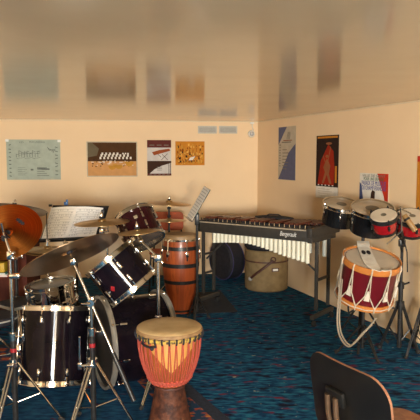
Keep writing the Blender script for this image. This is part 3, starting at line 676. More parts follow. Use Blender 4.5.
m = MB(); m.lathe([(.171, CH-.05), (.179, CH-.05), (.179, CH-.032), (.171, CH-.032)], 48, close=True); m.build('rim', 'chrome', o)
for k in range(6):
    a_ = -PI/2+.38+2*PI*k/6; T = Matrix.Rotation(a_, 4, 'Z'); m = MB()
    m.box((.190, 0, .60), (.022, .03, .05), T, .006); m.tube([T @ Vector((.192, 0, .60)), T @ Vector((.186, 0, CH-.04))], .005, 8); m.box((.182, 0, CH-.045), (.012, .024, .03), T, .003); m.tube([T @ Vector((.198, 0, .575)), T @ Vector((.196, 0, .54))], .007, 8); m.build('lug', 'chrome', o)

# ---- djembe
dj = at(169.3, 325.5, 3.17); DH = dj.z
o = thing('djembe', 'rope-strung djembe with red cords and pale skin, nearest the camera', 'djembe', Matrix.Translation((dj.x, dj.y, .007)) @ Matrix.Rotation(.07, 4, 'Z'))
DH -= .007
def db(z):  # bowl radius from waist up
    z0 = .30*DH/.62
    pts = [(.268, .083), (.285, .098), (.315, .119), (.36, .140), (.42, .158), (.49, .169), (.60, .173)]
    for (a_, ra), (b_, rb) in zip(pts, pts[1:]):
        if z <= b_: k = max(0, (z-a_)/(b_-a_)); return ra+(rb-ra)*k
    return .172
m = MB(); m.lathe([(db(.268+(DH-.01-.268)*k/20), .268+(DH-.01-.268)*k/20) for k in range(21)]+[(.155, DH-.01), (.07, .272)], 56, close=True); m.build('bowl', 'djembe_wood', o)
m = MB(); m.lathe([(.132, 0), (.130, .02), (.110, .10), (.093, .19), (.083, .245), (.083, .2679), (.06, .2679), (.10, 0)], 48, close=True); m.build('foot', 'djembe_foot', o)
m = MB(); m.lathe([(0, DH+.003), (.12, DH+.003), (.174, DH), (.182, DH-.006)], 56); m.build('skin_head', 'skin', o)
m = MB(); m.lathe([(.1815, DH-.006), (.186, DH-.012), (.186, DH-.026), (.178, DH-.028)], 56); m.build('skin_edge', 'skin_edge', o)
m = MB(); m.lathe([(.176, DH-.050), (.1825, DH-.050), (.185, DH-.030), (.178, DH-.030)], 56, close=True); m.build('cloth_collar', 'yellow_cloth', o)
n = 30
for k in range(n):
    a_ = 2*PI*(k+.5)/n; T = Matrix.Rotation(a_, 4, 'Z'); m = MB()
    m.tube([T @ Vector((.184, 0, DH-.056)), T @ Vector((.190, 0, DH-.046)), T @ Vector((.1915, 0, DH-.032)), T @ Vector((.188, 0, DH-.024))], .0050, 7); m.build('loop', 'black_cloth', o)
for k in range(n):
    a0 = 2*PI*k/n; m = MB()
    for s in (-1, 1):
        pts = []
        for j in range(9):
            t_ = j/8; z_ = DH-.055+(.308-(DH-.055))*t_; a_ = a0+s*(PI/n)*(1-t_)*.55+s*.035
            pts.append((( db(z_)+.006)*math.cos(a_), (db(z_)+.006)*math.sin(a_), z_))
        m.tube(pts, .0034, 6)
    m.build('cord', 'red_rope', o)
for z_, dr in ((.312, .0070), (.300, .0060), (.288, .0055)):
    m = MB(); R_ = db(z_)+.006; nn = 120
    m.tube([((R_+.0025*math.sin(k*PI/2))*math.cos(2*PI*k/nn), (R_+.0025*math.sin(k*PI/2))*math.sin(2*PI*k/nn), z_+.003*math.cos(k*PI/2)) for k in range(nn)], dr, 7, closed=True); m.build('cord_ring', 'red_rope', o)
m = MB(); m.tube([((.088)*math.cos(2*PI*k/60), .088*math.sin(2*PI*k/60), .262+.002*math.sin(k)) for k in range(60)], .006, 7, closed=True); m.build('waist_ring', 'leather', o)
m = MB(); T = Matrix.Rotation(-PI/2-.75, 4, 'Z')
m.tube([T @ Vector((.186, -.03, DH-.06)), T @ Vector((.193, 0, DH-.068)), T @ Vector((.188, .035, DH-.072)), T @ Vector((.180, .07, DH-.062))], .006, 8); m.sphere((.19, .05, DH-.074), .011, M=T); m.build('carry_knot', 'black_cloth', o)

# ---- xylophone
XO = Vector((-.12, 5.86, 0)); EX = Vector((.8, -.6, 0)); EY = Vector((.6, .8, 0))
XM = Matrix.Translation(XO) @ Matrix((EX, EY, Vector((0, 0, 1)))).transposed().to_4x4()
xy = thing('xylophone', 'long xylophone with rosewood bars and cream tubes on a wheeled frame', 'xylophone', XM)
XL = 1.265; ZT = .91
m = MB(); m.box((XL/2, .012, ZT-.062), (XL, .024, .115), bev=.004); m.build('front_rail', 'frame', xy)
m = MB(); m.box((XL/2-.01, -.002, ZT-.016), (XL-.06, .006, .012)); m.build('trim_strip', 'strip', xy)
m = MB(); m.M = Matrix.Identity(4)
m.prism([(0.02, .38), (XL-.02, .57), (XL-.02, .595), (.02, .405)], ZT-.10, ZT-.02); m.build('rear_rail', 'frame', xy)
m = MB(); m.box((.012, .2, ZT-.06), (.03, .40, .12), bev=.005); m.build('end_panel', 'frame', xy)
m = MB(); m.box((XL-.005, .29, ZT-.04), (.05, .60, .09), bev=.006); m.box((XL-.006, .255, ZT-.105), (.046, .50, .05), bev=.004); m.build('end_panel', 'frame', xy)
NBAR = 22
for k in range(NBAR):
    t_ = (k+.5)/NBAR; x = .04+(XL-.09)*t_; L = .20+.15*t_; m = MB(); m.box((x, .21+.10*t_+L*.35, ZT+.012), (.043, L, .020), bev=.004); m.build('natural_bar', 'bar_wood', xy)
for k in range(NBAR-1):
    if k % 7 in (2, 6): continue
    t_ = (k+1)/NBAR; x = .04+(XL-.09)*t_; L = .17+.13*t_; m = MB(); m.box((x, .02+L*.5, ZT+.030), (.040, L, .020), bev=.004); m.build('accidental_bar', 'bar_wood', xy)
for y0, y1 in ((.05, .05), (.17, .27)):
    m = MB(); m.tube([(.03, y0, ZT+.012), (XL-.03, y1, ZT+.012)], .006)
    m.build('bar_cord', 'black_cloth', xy)
    for k in range(NBAR+1):
        m = MB(); t_ = k/NBAR; m.box((.04+(XL-.09)*t_, y0+(y1-y0)*t_-.045, ZT+.012), (.007, .008, .03)); m.build('cord_post', 'chrome', xy)
m = MB(); m.box((XL/2, .10, ZT-.006), (XL-.05, .03, .012)); m.box((XL/2, .20, ZT-.006), (XL-.05, .03, .012)); m.build('bar_rail', 'frame', xy)
NT = 23
for k in range(NT):
    t_ = k/(NT-1); x = .165+(XL-.03-.165-.02)*t_
    zb = ZT-.12-.105-.095*max(0, (t_-.35)/.65)**1.4+.028*math.sin(PI*min(t_/.75, 1))
    m = MB(); m.lathe([(.0195, zb), (.0195, ZT-.03), (.0165, ZT-.03), (.0165, zb)], 16, Matrix.Translation((x, .055, 0)), close=True); m.lathe([(0, zb+.004), (.017, zb+.004)], 16, Matrix.Translation((x, .055, 0))); m.build('resonator', 'cream_tube', xy)
for k in range(16):
    t_ = k/15; x = .16+(XL-.2)*t_; zb = ZT-.15-.15*t_
    m = MB(); m.lathe([(.02, zb), (.02, ZT-.03), (.017, ZT-.03), (.017, zb)], 14, Matrix.Translation((x, .24+.14*t_, 0)), close=True); m.lathe([(0, zb+.004), (.018, zb+.004)], 14, Matrix.Translation((x, .24+.14*t_, 0))); m.build('resonator', 'cream_tube', xy)
for x, ya, yb, ba, bb in ((XL-.005, .15, .40, .06, .50), (.02, .06, .24, -.02, .33)):
    for yy in (ya, yb):
        m = MB(); m.box((x, yy, .505), (.028, .028, ZT-.09-.09), bev=.003); m.build('leg', 'frame', xy)
    m = MB(); m.box((x, (ba+bb)/2, .085), (.035, bb-ba, .035), bev=.004); m.build('foot_bar', 'frame', xy)
    for yy in (ba+.03, bb-.03):
        m = MB(); m.box((x, yy, .058), (.03, .022, .03), bev=.003); c_ = m.build('caster', 'steel', xy)
        m = MB(); m.lathe([(0, -.012), (.026, -.012), (.029, 0), (.026, .012), (0, .012)], 18, place(Vector((1, 0, 0)), Vector((x+.01, yy, .029)))); m.build('wheel', 'black_rubber', c_)
    if x < .5:
        for zz in (.35, .55): 
            m = MB(); m.box((x, (ya+yb)/2, zz), (.02, yb-ya, .02)); m.build('cross_bar', 'frame', xy)
    else:
        m = MB(); m.box((x, (ya+yb)/2, .42), (.02, yb-ya, .022)); m.build('cross_bar', 'frame', xy)
m = MB(); m.tube([(XL-.01, .16, .50), (XL-.42, .16, ZT-.12)], .010, 8); m.build('brace', 'frame', xy)
m = MB(); m.tube([(.03, .1, .50), (.33, .15, ZT-.12)], .010, 8); m.build('brace', 'frame', xy)
text_mesh('maker_name', 'Bergerault', .060, 'white_paint', xy, Matrix.Translation((XL-.225, -.0012, ZT-.064)) @ Matrix.Rotation(PI/2, 4, 'X'), shear=.3, fit=.17)

# bag lying on the far side of the xylophone
c = XM @ Vector((.68, .36, ZT+.026))
q = MB(); q.lathe([(0, 0), (.15, .0), (.185, .008), (.18, .018), (.12, .028), (0, .032)], 36, Matrix.Diagonal((1.15, .5, 1, 1)))
b = q.build('cymbal_bag', 'black_cloth'); b.matrix_world = Matrix.Translation(c) @ Matrix.Rotation(-.55, 4, 'Z'); tag(b, 'flat black soft bag lying on the far bars of the xylophone', 'bag')
q = MB(); q.tube([(-.08, 0, .028), (-.05, 0, .042), (.05, 0, .042), (.08, 0, .028)], .006); q.build('handle', 'black_cloth', b)

# tan drum case and black bags behind the xylophone
dc = fl(267.5, 293); dcc = Vector((dc.x+.01, dc.y+.262, 0)); DCH = at(267, 251, dcc.y-.2).z
o = thing('drum_case', 'round tan canvas drum case with a brown leather strap under the xylophone', 'drum case', Matrix.Translation(dcc))
m = MB(); m.lathe([(0, 0), (.235, 0), (.252, .015), (.256, DCH*.5), (.25, DCH-.015), (.235, DCH), (0, DCH)], 56); m.build('body', 'canvas', o)
zs = at(267, 263, dcc.y-.255).z
m = MB(); m.lathe([(.2535, zs-.008), (.2585, zs-.008), (.2575, zs+.008), (.2525, zs+.008)], 56, close=True); m.build('belt', 'leather', o)
pts = []
P0 = at(250, 280, dcc.y-.24)-dcc; P1_ = at(273, 260.5, dcc.y-.25)-dcc
a0 = math.atan2(P0.y, P0.x)-.15; a1 = math.atan2(P1_.y, P1_.x)
for k in range(13):
    t_ = k/12; a_ = a0+(a1-a0)*t_; R_ = .264+.012*math.sin(PI*t_); pts.append((R_*math.cos(a_), R_*math.sin(a_), P0.z+(P1_.z-P0.z)*t_))
m = MB(); m.tube(pts, .015, 8); m.build('carry_strap', 'leather', o)
m = MB(); m.sphere(pts[0], .026, (1, 1, 1)); m.build('strap_end', 'grey_edge', o)
m = MB(); rc = Vector((.266*math.cos(a1), .266*math.sin(a1), P1_.z+.01)); fr = place(Vector((math.cos(a1), math.sin(a1), 0)), rc)
m.tube([fr @ Vector((.028*math.cos(k*PI/10), .028*math.sin(k*PI/10), 0)) for k in range(20)], .007, 8, closed=True); m.build('ring', 'leather', o)
lb = at(275.5, 270, dcc.y-.25)-dcc; a2 = math.atan2(lb.y, lb.x); m = MB(); T = Matrix.Rotation(a2, 4, 'Z')
m.box((.2575, 0, lb.z), (.006, .088, .042), T, .002); tg = m.build('label_holder', 'leather', o)
m = MB(); m.box((.261, 0, lb.z), (.003, .062, .024), T); m.build('label_card', 'white_paint', tg)
q = MB(); q.lathe([(0, 0), (.225, 0), (.252, .03), (.252, .10), (.22, .135), (0, .145)], 48); b = q.build('cymbal_bag', 'black_cloth'); b.location = dcc+Vector((-.01, -.01, DCH+.001)); tag(b, 'black padded round bag lying on top of the tan drum case', 'bag')
q = MB(); q.tube([(-.03, -.25, .05), (-.03, -.272, .06), (.05, -.268, .06), (.05, -.248, .05)], .006); q.build('handle', 'black_cloth', b)
# round bag on edge
gb = fl(227, 281.5); GR = .245; ga = Vector((-.80, -.60, 0)).normalized(); gc = Vector((gb.x, gb.y+.16, GR+.004))
o = thing('drum_bag', 'black round drum bag with violet piping standing on edge by the back wall', 'bag', place(ga, gc))
m = MB(); m.lathe([(0, -.11), (GR-.03, -.11), (GR, -.085), (GR, .085), (GR-.03, .11), (0, .115)], 48); m.build('body', 'black_cloth', o)
for z_ in (.088, -.088):
    m = MB(); m.tube([((GR+.001)*math.cos(2*PI*k/48), (GR+.001)*math.sin(2*PI*k/48), z_) for k in range(48)], .006, 6, closed=True); m.build('piping', 'violet', o)

# ---- music stands
def music_stand(label, bl, br, tl, tr, base, r_top, mname='black_metal', sheets=None):
    o = thing('music_stand', label, 'music stand', Vector((base[0], base[1], 0)))
    loc = Vector((base[0], base[1], 0)); n = (br-bl).cross(tl-bl).normalized()
    if n.y > 0: n = -n
    m = MB(); A = [bl-loc, br-loc, tr-loc, tl-loc]; B = [p-n*.006 for p in A]
    va_ = [m.v(p) for p in A]; vb_ = [m.v(p) for p in B]; m.f(va_); m.f(vb_[::-1])
    for k in range(4): m.f([va_[k], vb_[k], vb_[(k+1) % 4], va_[(k+1) % 4]])
    m.build('desk', mname, o)
    m = MB(); lw = n*.05; A = [bl-loc, br-loc]; m.f([m.v(A[0]), m.v(A[1]), m.v(A[1]+lw), m.v(A[0]+lw)]); 
    dn = Vector((0, 0, -.006)); m.f([m.v(A[0]+dn), m.v(A[1]+dn), m.v(A[1]+lw+dn), m.v(A[0]+lw+dn)]); m.f([m.v(A[0]+lw+dn), m.v(A[1]+lw+dn), m.v(A[1]+lw+Vector((0, 0, .008))), m.v(A[0]+lw+Vector((0, 0, .008)))]); m.build('ledge', mname, o)
    mid = (bl+br+tl+tr)/4-loc-n*.02
    m = MB(); m.tube([(0, 0, .10), (0, 0, r_top-.05), mid], .010); m.build('post', mname, o); tripod(o, None, .24, .24, .7, 'black_metal', .1)
    return o, n
bl, br, tl, tr = at(39, 242, 4.95), at(99, 239, 4.95), at(53, 205.2, 5.12), at(109, 206, 5.12)
o, n = music_stand('black music stand with open sheet music behind the hi-hat', bl, br, tl, tr, ((bl.x+tr.x)/2, 5.09), (bl.z+tl.z)/2)
cp = at(66, 203.5, 5.1)-o.location; m = MB(); m.box(cp, (.035, .02, .03), bev=.005); m.box(cp+Vector((.01, 0, .02)), (.02, .012, .03), bev=.004); m.build('page_clip', 'blue_plastic', o)
cp = at(50.5, 205.5, 5.1)-o.location; m = MB(); m.box(cp, (.03, .02, .02), bev=.004); m.build('page_clip', 'black_metal', o)
cp = at(103, 213, 5.07)-o.location; m = MB(); m.box(cp, (.03, .02, .06), bev=.005); m.build('page_clip', 'black_metal', o)
def sheet(label, c0, c1, c2, c3, n, off, staves):
    """page with corners bottom-left, bottom-right, top-right, top-left"""
    m = MB(); pts = [p+n*off for p in (c0, c1, c2, c3)]; N = 8; base = (c0+c1)/2
    def P(u, v, e=0):
        a_ = pts[0].lerp(pts[1], u); b_ = pts[3].lerp(pts[2], u); return a_.lerp(b_, v)-base+n*(e+.012*math.sin(PI*u))
    g = [[m.v(P(i/N, j/N)) for i in range(N+1)] for j in range(N+1)]
    for j in range(N):
        for i in range(N): m.f([g[j][i], g[j][i+1], g[j+1][i+1], g[j+1][i]])
    o = m.build('sheet_music', 'paper', fixn=False); o.location = base; tag(o, label, 'sheet music', 'sheet music on the stands')
    m = MB()
    for s in range(staves):
        v = .92-.86*s/staves
        for (e0, e1, mi) in ((0, .012, 0), (.02, .05, 1)):
            for k in range(10):
                if mi and random.random() < .35: continue
                u0 = .06+.088*k; u1 = u0+(.088 if not mi else random.uniform(.02, .07))
                m.mi = 0; m.f([m.v(P(u0, v-e0, .001)), m.v(P(u1, v-e0, .001)), m.v(P(u1, v-e1, .001)), m.v(P(u0, v-e1, .001))])
    m.build('printed_notes', 'ink_grey', o, fixn=False); return o
e = .985
sheet('left page of the open sheet music on the black stand', at(41, 240.5, 4.955), at(66, 239.5, 4.955), at(77, 206.8, 5.112), at(51.5, 208, 5.108), n, .006, 11)
sheet('right page of the open sheet music on the black stand', at(66, 239.5, 4.955), at(95.5, 236.5, 4.965), at(103.5, 208.2, 5.105), at(77, 206.8, 5.112), n, .006, 11)
# second music stand beside the xylophone, seen almost edge on
YS = 5.50
bl, tl = at(189, 219, YS-.04), at(207, 187.5, YS-.03)
dv = Vector((.12, .42, 0)).normalized()*.30
br, tr = at(189.5, 219, YS)+dv*.9, at(207.5, 187.5, YS)+dv*.9
def slim_stand():
    b_ = at(197, 236, 5.40); o = thing('music_stand', 'slim black music stand with its desk tilted edge-on beside the xylophone', 'music stand', Vector((b_.x, 5.40, 0)))
    top_ = at(197, 213, 5.40).z
    m = MB(); m.tube([(0, 0, .08), (0, 0, top_-.03)], .012, 10); m.build('post', 'black_metal', o)
    m = MB(); m.box((0, 0, top_-.06), (.042, .03, .11), bev=.004); m.lathe([(.025, 0), (0, .03)], 4, Matrix.Translation((0, 0, top_-.006)) @ Matrix.Rotation(PI/4, 4, 'Z')); m.build('tilt_head', 'black_metal', o)
    ax_ = (tl-bl).normalized(); n_ = Vector((-ax_.z, -.32, ax_.x)).normalized(); wd = ax_.cross(n_).normalized()
    m = MB(); cc = (bl+tl)/2-o.location; T = Matrix.Translation(cc) @ Matrix((wd, ax_, n_)).transposed().to_4x4()
    L_ = (tl-bl).length
    m.box((0, 0, -.006), (.20, L_, .006), T); m.build('desk', 'steel', o)
    m = MB(); m.box((0, -L_/2, .012), (.20, .006, .04), T); m.build('ledge', 'steel', o)
    m = MB(); m.tube([T @ Vector((0, -.02, -.008)), Vector((0, 0, top_-.04))], .008); m.build('arm', 'black_metal', o)
    tripod(o, None, .22, .12, .3, 'black_metal', .1)
    s_ = MB(); s_.box((0, 0, .0), (.19, L_-.012, .002)); sh = s_.build('sheet_music', 'paper'); sh.matrix_world = Matrix.Translation(o.location) @ T @ Matrix.Translation((0, .002, -.001)); tag(sh, 'sheet of music standing on the slim edge-on stand', 'sheet music', 'sheet music on the stands')
    q_ = MB()
    for k in range(11):
        y_ = -L_/2+.03+k*(L_-.06)/10; q_.quad(-.085, y_-.004, .085, y_+.004, .0014)
    q_.build('printed_staves', 'ink_grey', sh, fixn=False)
slim_stand()

# ---- chairs and cabinet at the back left
ch = at(168, 221, 6.75)
o = thing('chair', 'red plywood chair by the back wall behind the two-cymbal stand', 'chair', Vector((ch.x, ch.y, 0)))
def rrect(w, h, r, n=6):
    pts = []
    for cx, cy, a0 in ((w/2-r, h/2-r, 0), (-w/2+r, h/2-r, PI/2), (-w/2+r, -h/2+r, PI), (w/2-r, -h/2+r, 3*PI/2)):
        for k in range(n+1): pts.append((cx+r*math.cos(a0+PI/2*k/n), cy+r*math.sin(a0+PI/2*k/n)))
    return pts
m = MB(); m.prism(rrect(.365, .22, .05), -.007, .007, Matrix.Translation((0, 0, ch.z)) @ Matrix.Rotation(PI/2-.1, 4, 'X')); m.build('backrest', 'chair_wood', o)
m = MB(); m.prism(rrect(.38, .36, .05), -.007, .007, Matrix.Translation((0, -.20, .47))); m.build('seat', 'chair_wood', o)
for sx in (-1, 1):
    m = MB(); m.tube([(sx*.15, .015, ch.z+.05), (sx*.165, -.03, .46), (sx*.19, .06, .012)], .010); m.build('leg', 'black_metal', o)
    m = MB(); m.tube([(sx*.165, -.05, .455), (sx*.17, -.33, .45), (sx*.19, -.38, .012)], .010); m.build('leg', 'black_metal', o)

cr_ = at(27, 280, 5.25); X1 = cr_.x
o = thing('cabinet', 'dark red wooden shelf cabinet behind the copper cymbal at the left edge', 'cabinet', Vector((X1, 5.25, 0)))
Wc, Dc, Hc = 1.15, .42, .92
so = at(8, 270, 5.25).x-X1
m = MB(); m.box((so/2, .01, Hc/2), (-so, .02, Hc)); m.build('front_panel', 'cab_wood', o)
m = MB(); m.box((-.01, .22, Hc/2), (.02, .40, Hc)); m.build('side_panel', 'cab_wood', o)
m = MB(); m.box((-Wc+.01, .22, Hc/2), (.02, .40, Hc)); m.build('side_panel', 'cab_wood', o)
m = MB(); m.box((-Wc/2, .41, Hc/2), (Wc-.04, .015, Hc-.04)); m.build('back_panel', 'cab_wood', o)
zsh = at(4, 279, 5.25).z
for zz, nm in ((Hc+.01, 'top'), (zsh, 'shelf'), (.06, 'shelf')):
    m = MB(); m.box((-Wc/2-(0 if nm == 'top' else .0), .21, zz), ((Wc+.02) if nm == 'top' else Wc-.05, .41 if nm == 'top' else .36, .02)); m.build(nm, 'cab_wood', o)
sx_ = X1+so-.12
for k, (mm, hh_, lab) in enumerate((('redcover', .012, 'flat red book on the cabinet shelf, bottom of the small pile'), ('paper', .010, 'flat white booklet on the cabinet shelf, between red and teal books'), ('teal', .014, 'flat teal book on the cabinet shelf, under the yellow box'))):
    z0 = zsh+.011+[0, .013, .024][k]; m = MB(); m.box((0, 0, hh_/2), (.21, .16, hh_), bev=.001); b = m.build('book', mm); b.location = (sx_-.01*k, 5.36, z0); tag(b, lab, 'book', 'books on the cabinet shelf')
    q = MB(); q.box((-.002, -.0795, hh_/2), (.205, .002, hh_*.6)); q.build('page_block', 'paper', b)
m = MB(); m.box((0, 0, .04), (.14, .13, .08), bev=.006); b = m.build('box', 'yellow'); b.location = (sx_, 5.36, zsh+.011+.0395); tag(b, 'small yellow box on the pile of books in the cabinet', 'box')
q = MB(); q.box((0, 0, .081), (.142, .132, .014), bev=.003); q.build('lid', 'yellow', b)

# grey edged chair seat with a corner towards the camera
c0 = at(13, 310, 4.35)
o = thing('stool', 'square dark stool with pale grey edge left of the floor tom', 'stool', Matrix.Translation((c0.x, c0.y, 0)) @ Matrix.Rotation(math.radians(52), 4, 'Z'))
zt = c0.z+.008
m = MB(); m.box((.145, .145, zt-.010), (.29, .29, .020), bev=.003); s_ = m.build('seat', 'grey_edge', o)
q = MB(); q.box((.145, .145, zt+.003), (.275, .275, .006), bev=.002); q.build('seat_pad', 'black_cloth', s_)
for x, y in ((.03, .03), (.26, .03), (.03, .26), (.26, .26)):
    m = MB(); m.tube([(x, y, zt-.02), (x+(x-.145)*.1, y+(y-.145)*.1, .0065)], .011); m.build('leg', 'steel', o)
c1 = at(-4, 320, 3.95)
o = thing('drum_throne', 'round drum throne with a pale rim partly beyond the left edge', 'stool', Vector((c1.x-.05, c1.y+.1, 0)))
zt = c1.z
m = MB(); m.lathe([(0, zt-.05), (.14, zt-.05), (.155, zt-.04), (.16, zt-.01), (.15, zt+.005), (0, zt+.012)], 40); m.build('seat', 'black_cloth', o)
m = MB(); m.tube([(.161*math.cos(2*PI*k/48), .161*math.sin(2*PI*k/48), zt-.012) for k in range(48)], .006, 8, closed=True); m.build('seat_rim', 'grey_edge', o)
m = MB(); m.tube([(0, 0, .08), (0, 0, zt-.05)], .014); m.build('post', 'steel', o); tripod(o, None, .26, .24, .2)

# ------------------------------------------------------------------ right side cluster
def ctom(label, px, py, Y, R, h, tilt, shell, head, nl, spot, group, hoop='chrome', seg=48, lug='chrome', bottom=None):
    c = at(px, py, Y); a_ = Vector(tilt).normalized(); T = place(a_, c-a_*h, Vector((0, -1, 0)))
    o = thing({'black_lacquer': 'concert_tom', 'red_lacquer': 'bongo'}[shell], label, 'drum', T, group)
    drum(o, R, h, shell, nl, head, bottom, hoop, lug, spot=spot, seg=seg, rim=.012 if hoop == 'chrome' else .003, taper=1. if hoop == 'chrome' else .82)
    return o, T, c, a_
t1, TT1, c1_, ax1 = ctom('smaller black concert tom with a worn head, left of the pair', 341.6, 203.8, 4.85, .144, .185, (.06, -.30, .95), 'black_lacquer', 'head_tan', 6, .30, 'black concert toms')
t2, TT2, c2_, ax2 = ctom('larger black concert tom with a worn head, right of the pair', 372.5, 208, 4.42, .157, .20, (-.02, -.32, .95), 'black_lacquer', 'head_tan', 6, .34, 'black concert toms')
b1, TB1, c3_, ax3 = ctom('red bongo in front of the larger black tom', 383.5, 214.5, 4.08, .092, .145, (-.22, -.40, .88), 'red_lacquer', 'head_white', 5, .22, 'red bongos', hoop='black_metal', lug='black_metal', bottom=None)
b2, TB2, c4_, ax4 = ctom('red bongo at the right edge behind the wood block', 412.5, 215.5, 4.24, .115, .15, (-.06, -.42, .90), 'red_lacquer', 'head_white', 5, .2, 'red bongos', hoop='black_metal', lug='black_metal', bottom=None)
for bo, R_ in ((b1, .090), (b2, .115)):
    for z0, z1 in ((.0, .02),): 
        m = MB(); Q_ = R_*.82; m.lathe([(Q_-.004, z0), (Q_+.007, z0), (Q_+.007, z1), (Q_-.004, z1)], 40, close=True); m.build('bottom_ring', 'black_metal', bo)
    hgt = .145 if R_ < .1 else .15
    m = MB(); m.lathe([(R_+.001, hgt-.04), (R_+.005, hgt-.04), (R_+.005, hgt-.022), (R_+.001, hgt-.022)], 40, close=True); m.build('top_band', 'black_metal', bo)
# tom stand behind the field drum
sx = at(363, 240, 4.64)
o = thing('tom_stand', 'black double tom stand behind the field drum, carrying both concert toms', 'drum stand', Vector((sx.x, sx.y, 0)))
zt_ = at(363, 232, 4.64).z; loc = o.location.copy()
m = MB(); m.tube([(0, 0, .05), (0, 0, zt_)], .014); m.build('post', 'black_metal', o); tripod(o, None, .36, .24, -1.9, 'black_metal', .12)
for TT, R_, s in ((TT1, .144, 'a'), (TT2, .157, 'b')):
    p_ = TT @ Vector((0, 0, .06)); dd = (Vector((sx.x, sx.y, p_.z))-p_); dd.z = 0; dd.normalize(); p_ = p_+dd*(R_+.006)
    m = MB(); m.tube([Vector((0, 0, zt_-.02)), Vector((0, 0, zt_))+(p_-loc-Vector((0, 0, zt_)))*.5, p_-loc], .008); m.box(p_-loc, (.03, .03, .04), bev=.005); m.build('tom_arm', 'steel', o)
# field drum
fa = Vector((.085, -.27, .958)).normalized(); fc = at(372, 258, 4.30); FH = .335; FR = .213
TF = place(fa, fc-fa*FH, Vector((0, -1, 0))); FT = thing('field_drum', 'rope-tensioned maroon field drum with orange hoops on a low stand', 'drum', TF)
m = MB(); m.lathe([(FR-.012, .01), (FR-.012, FH-.012), (FR-.02, FH-.012), (FR-.02, .01)], 56, close=True); m.build('shell', 'maroon', FT)
m = MB(); m.lathe([(0, FH-.012), (FR-.006, FH-.012), (FR-.004, FH-.022)], 56); m.build('batter_head', 'head_white', FT)
m = MB(); m.lathe([(0, .006), (FR-.006, .006), (FR-.004, .018)], 56); m.build('resonant_head', 'head_white', FT)
for z0, z1 in ((FH-.045, FH+.003), (-.012, .032)):
    m = MB(); m.lathe([(FR-.003, z0), (FR+.007, z0), (FR+.009, (z0+z1)/2), (FR+.007, z1), (FR-.003, z1)], 56, close=True); m.build('hoop', 'orange_hoop', FT)
NR_ = 10; pts = []
for k in range(NR_):
    a_ = 2*PI*k/NR_+.1; b_ = 2*PI*(k+.5)/NR_+.1
    up_ = [((FR+.010)*math.cos(a_), (FR+.010)*math.sin(a_), FH-.045), ((FR+.014)*math.cos(a_), (FR+.014)*math.sin(a_), FH-.02), ((FR+.004)*math.cos(a_), (FR+.004)*math.sin(a_), FH+.006)]
    m = MB(); m.tube(up_, .006, 7)
    lo = lambda q: ((FR+.012)*math.cos(q), (FR+.012)*math.sin(q), .022)
    ez = .115; ea = .075
    for s in (-1, 1):
        m.tube([up_[0], ((FR+.004)*math.cos(a_+s*ea), (FR+.004)*math.sin(a_+s*ea), ez), lo(a_+s*PI/NR_), ((FR+.011)*math.cos(a_+s*PI/NR_), (FR+.011)*math.sin(a_+s*PI/NR_), -.014)], .0048, 7)
    m.build('tension_rope', 'white_rope', FT)
    m = MB(); N = 6; T = Matrix.Identity(4)
    def ep(s, z_): q = a_+s*ea*(.35+.75*(1-(z_-.095)/.085)); return ((FR+.010)*math.cos(q), (FR+.010)*math.sin(q), z_)
    pr = [ep(-1, .085), ep(1, .085), ep(.9, .12), ep(.5, .165), ep(-.5, .165), ep(-.9, .12)]
    f1 = [m.v(p) for p in pr]; m.f(f1); f2 = [m.v(Vector(p)*1.0+Vector((p[0], p[1], 0)).normalized()*.008) for p in pr]; m.f(f2)
    for j in range(6): m.f([f1[j], f1[(j+1) % 6], f2[(j+1) % 6], f2[j]])
    m.build('leather_ear', 'white_leather', FT)
m = MB(); m.tube([((FR+.012)*math.cos(2*PI*k/60), (FR+.012)*math.sin(2*PI*k/60), .010+.002*math.sin(k*1.3)) for k in range(60)], .0045, 6, closed=True); m.build('lower_rope', 'white_rope', FT)
# hanging drag rope (part of the drum)
inv = TF.inverted(); hook = at(342, 262, 4.3)
pth = [hook, at(340.2, 280, 4.26), at(338.5, 300, 4.22), at(337.3, 318, 4.2), at(338.5, 332, 4.18), at(343, 342, 4.18), at(349, 346.5, 4.18), at(355, 342, 4.2), at(362, 334, 4.22), at(370, 326, 4.24), at(376, 318, 4.26)]
def smooth(P, n=5):
    out = []
    for i in range(len(P)-1):
        p0 = P[max(i-1, 0)]; p1 = P[i]; p2 = P[i+1]; p3 = P[min(i+2, len(P)-1)]
        for k in range(n):
            t_ = k/n; out.append(.5*((2*p1)+(-p0+p2)*t_+(2*p0-5*p1+4*p2-p3)*t_*t_+(-p0+3*p1-3*p2+p3)*t_**3))
    return out+[P[-1]]
m = MB(); m.tube([inv @ p for p in smooth(pth)], .007, 8); m.tube([inv @ (p+Vector((.018, .012, .006))) for p in smooth(pth[1:-1])], .006, 8); m.build('drag_rope', 'grey_rope', FT)
# low stand of the field drum
fb = TF @ Vector((0, 0, -.02)); o = thing('field_drum_stand', 'low black tripod stand with basket arms under the field drum', 'drum stand', Vector((fb.x, fb.y, 0)))
m = MB(); m.tube([(0, 0, .06), (0, 0, fb.z-.06)], .014); m.build('post', 'black_metal', o); tripod(o, None, .24, .20, -1.2, 'black_metal', .10)
for k in range(3):
    a_ = -1.2+2*PI*k/3+1.0; c_, s_ = math.cos(a_), math.sin(a_); rr_ = FR+.026
    tz = fb.z-(fa.x*c_+fa.y*s_)/fa.z*rr_
    m = MB(); m.tube([(0, 0, fb.z-.07), (.12*c_, .12*s_, fb.z-.05), (rr_*c_, rr_*s_, tz-.025), ((rr_+.006)*c_, (rr_+.006)*s_, tz+.03)], .007); m.build('basket_arm', 'black_metal', o)
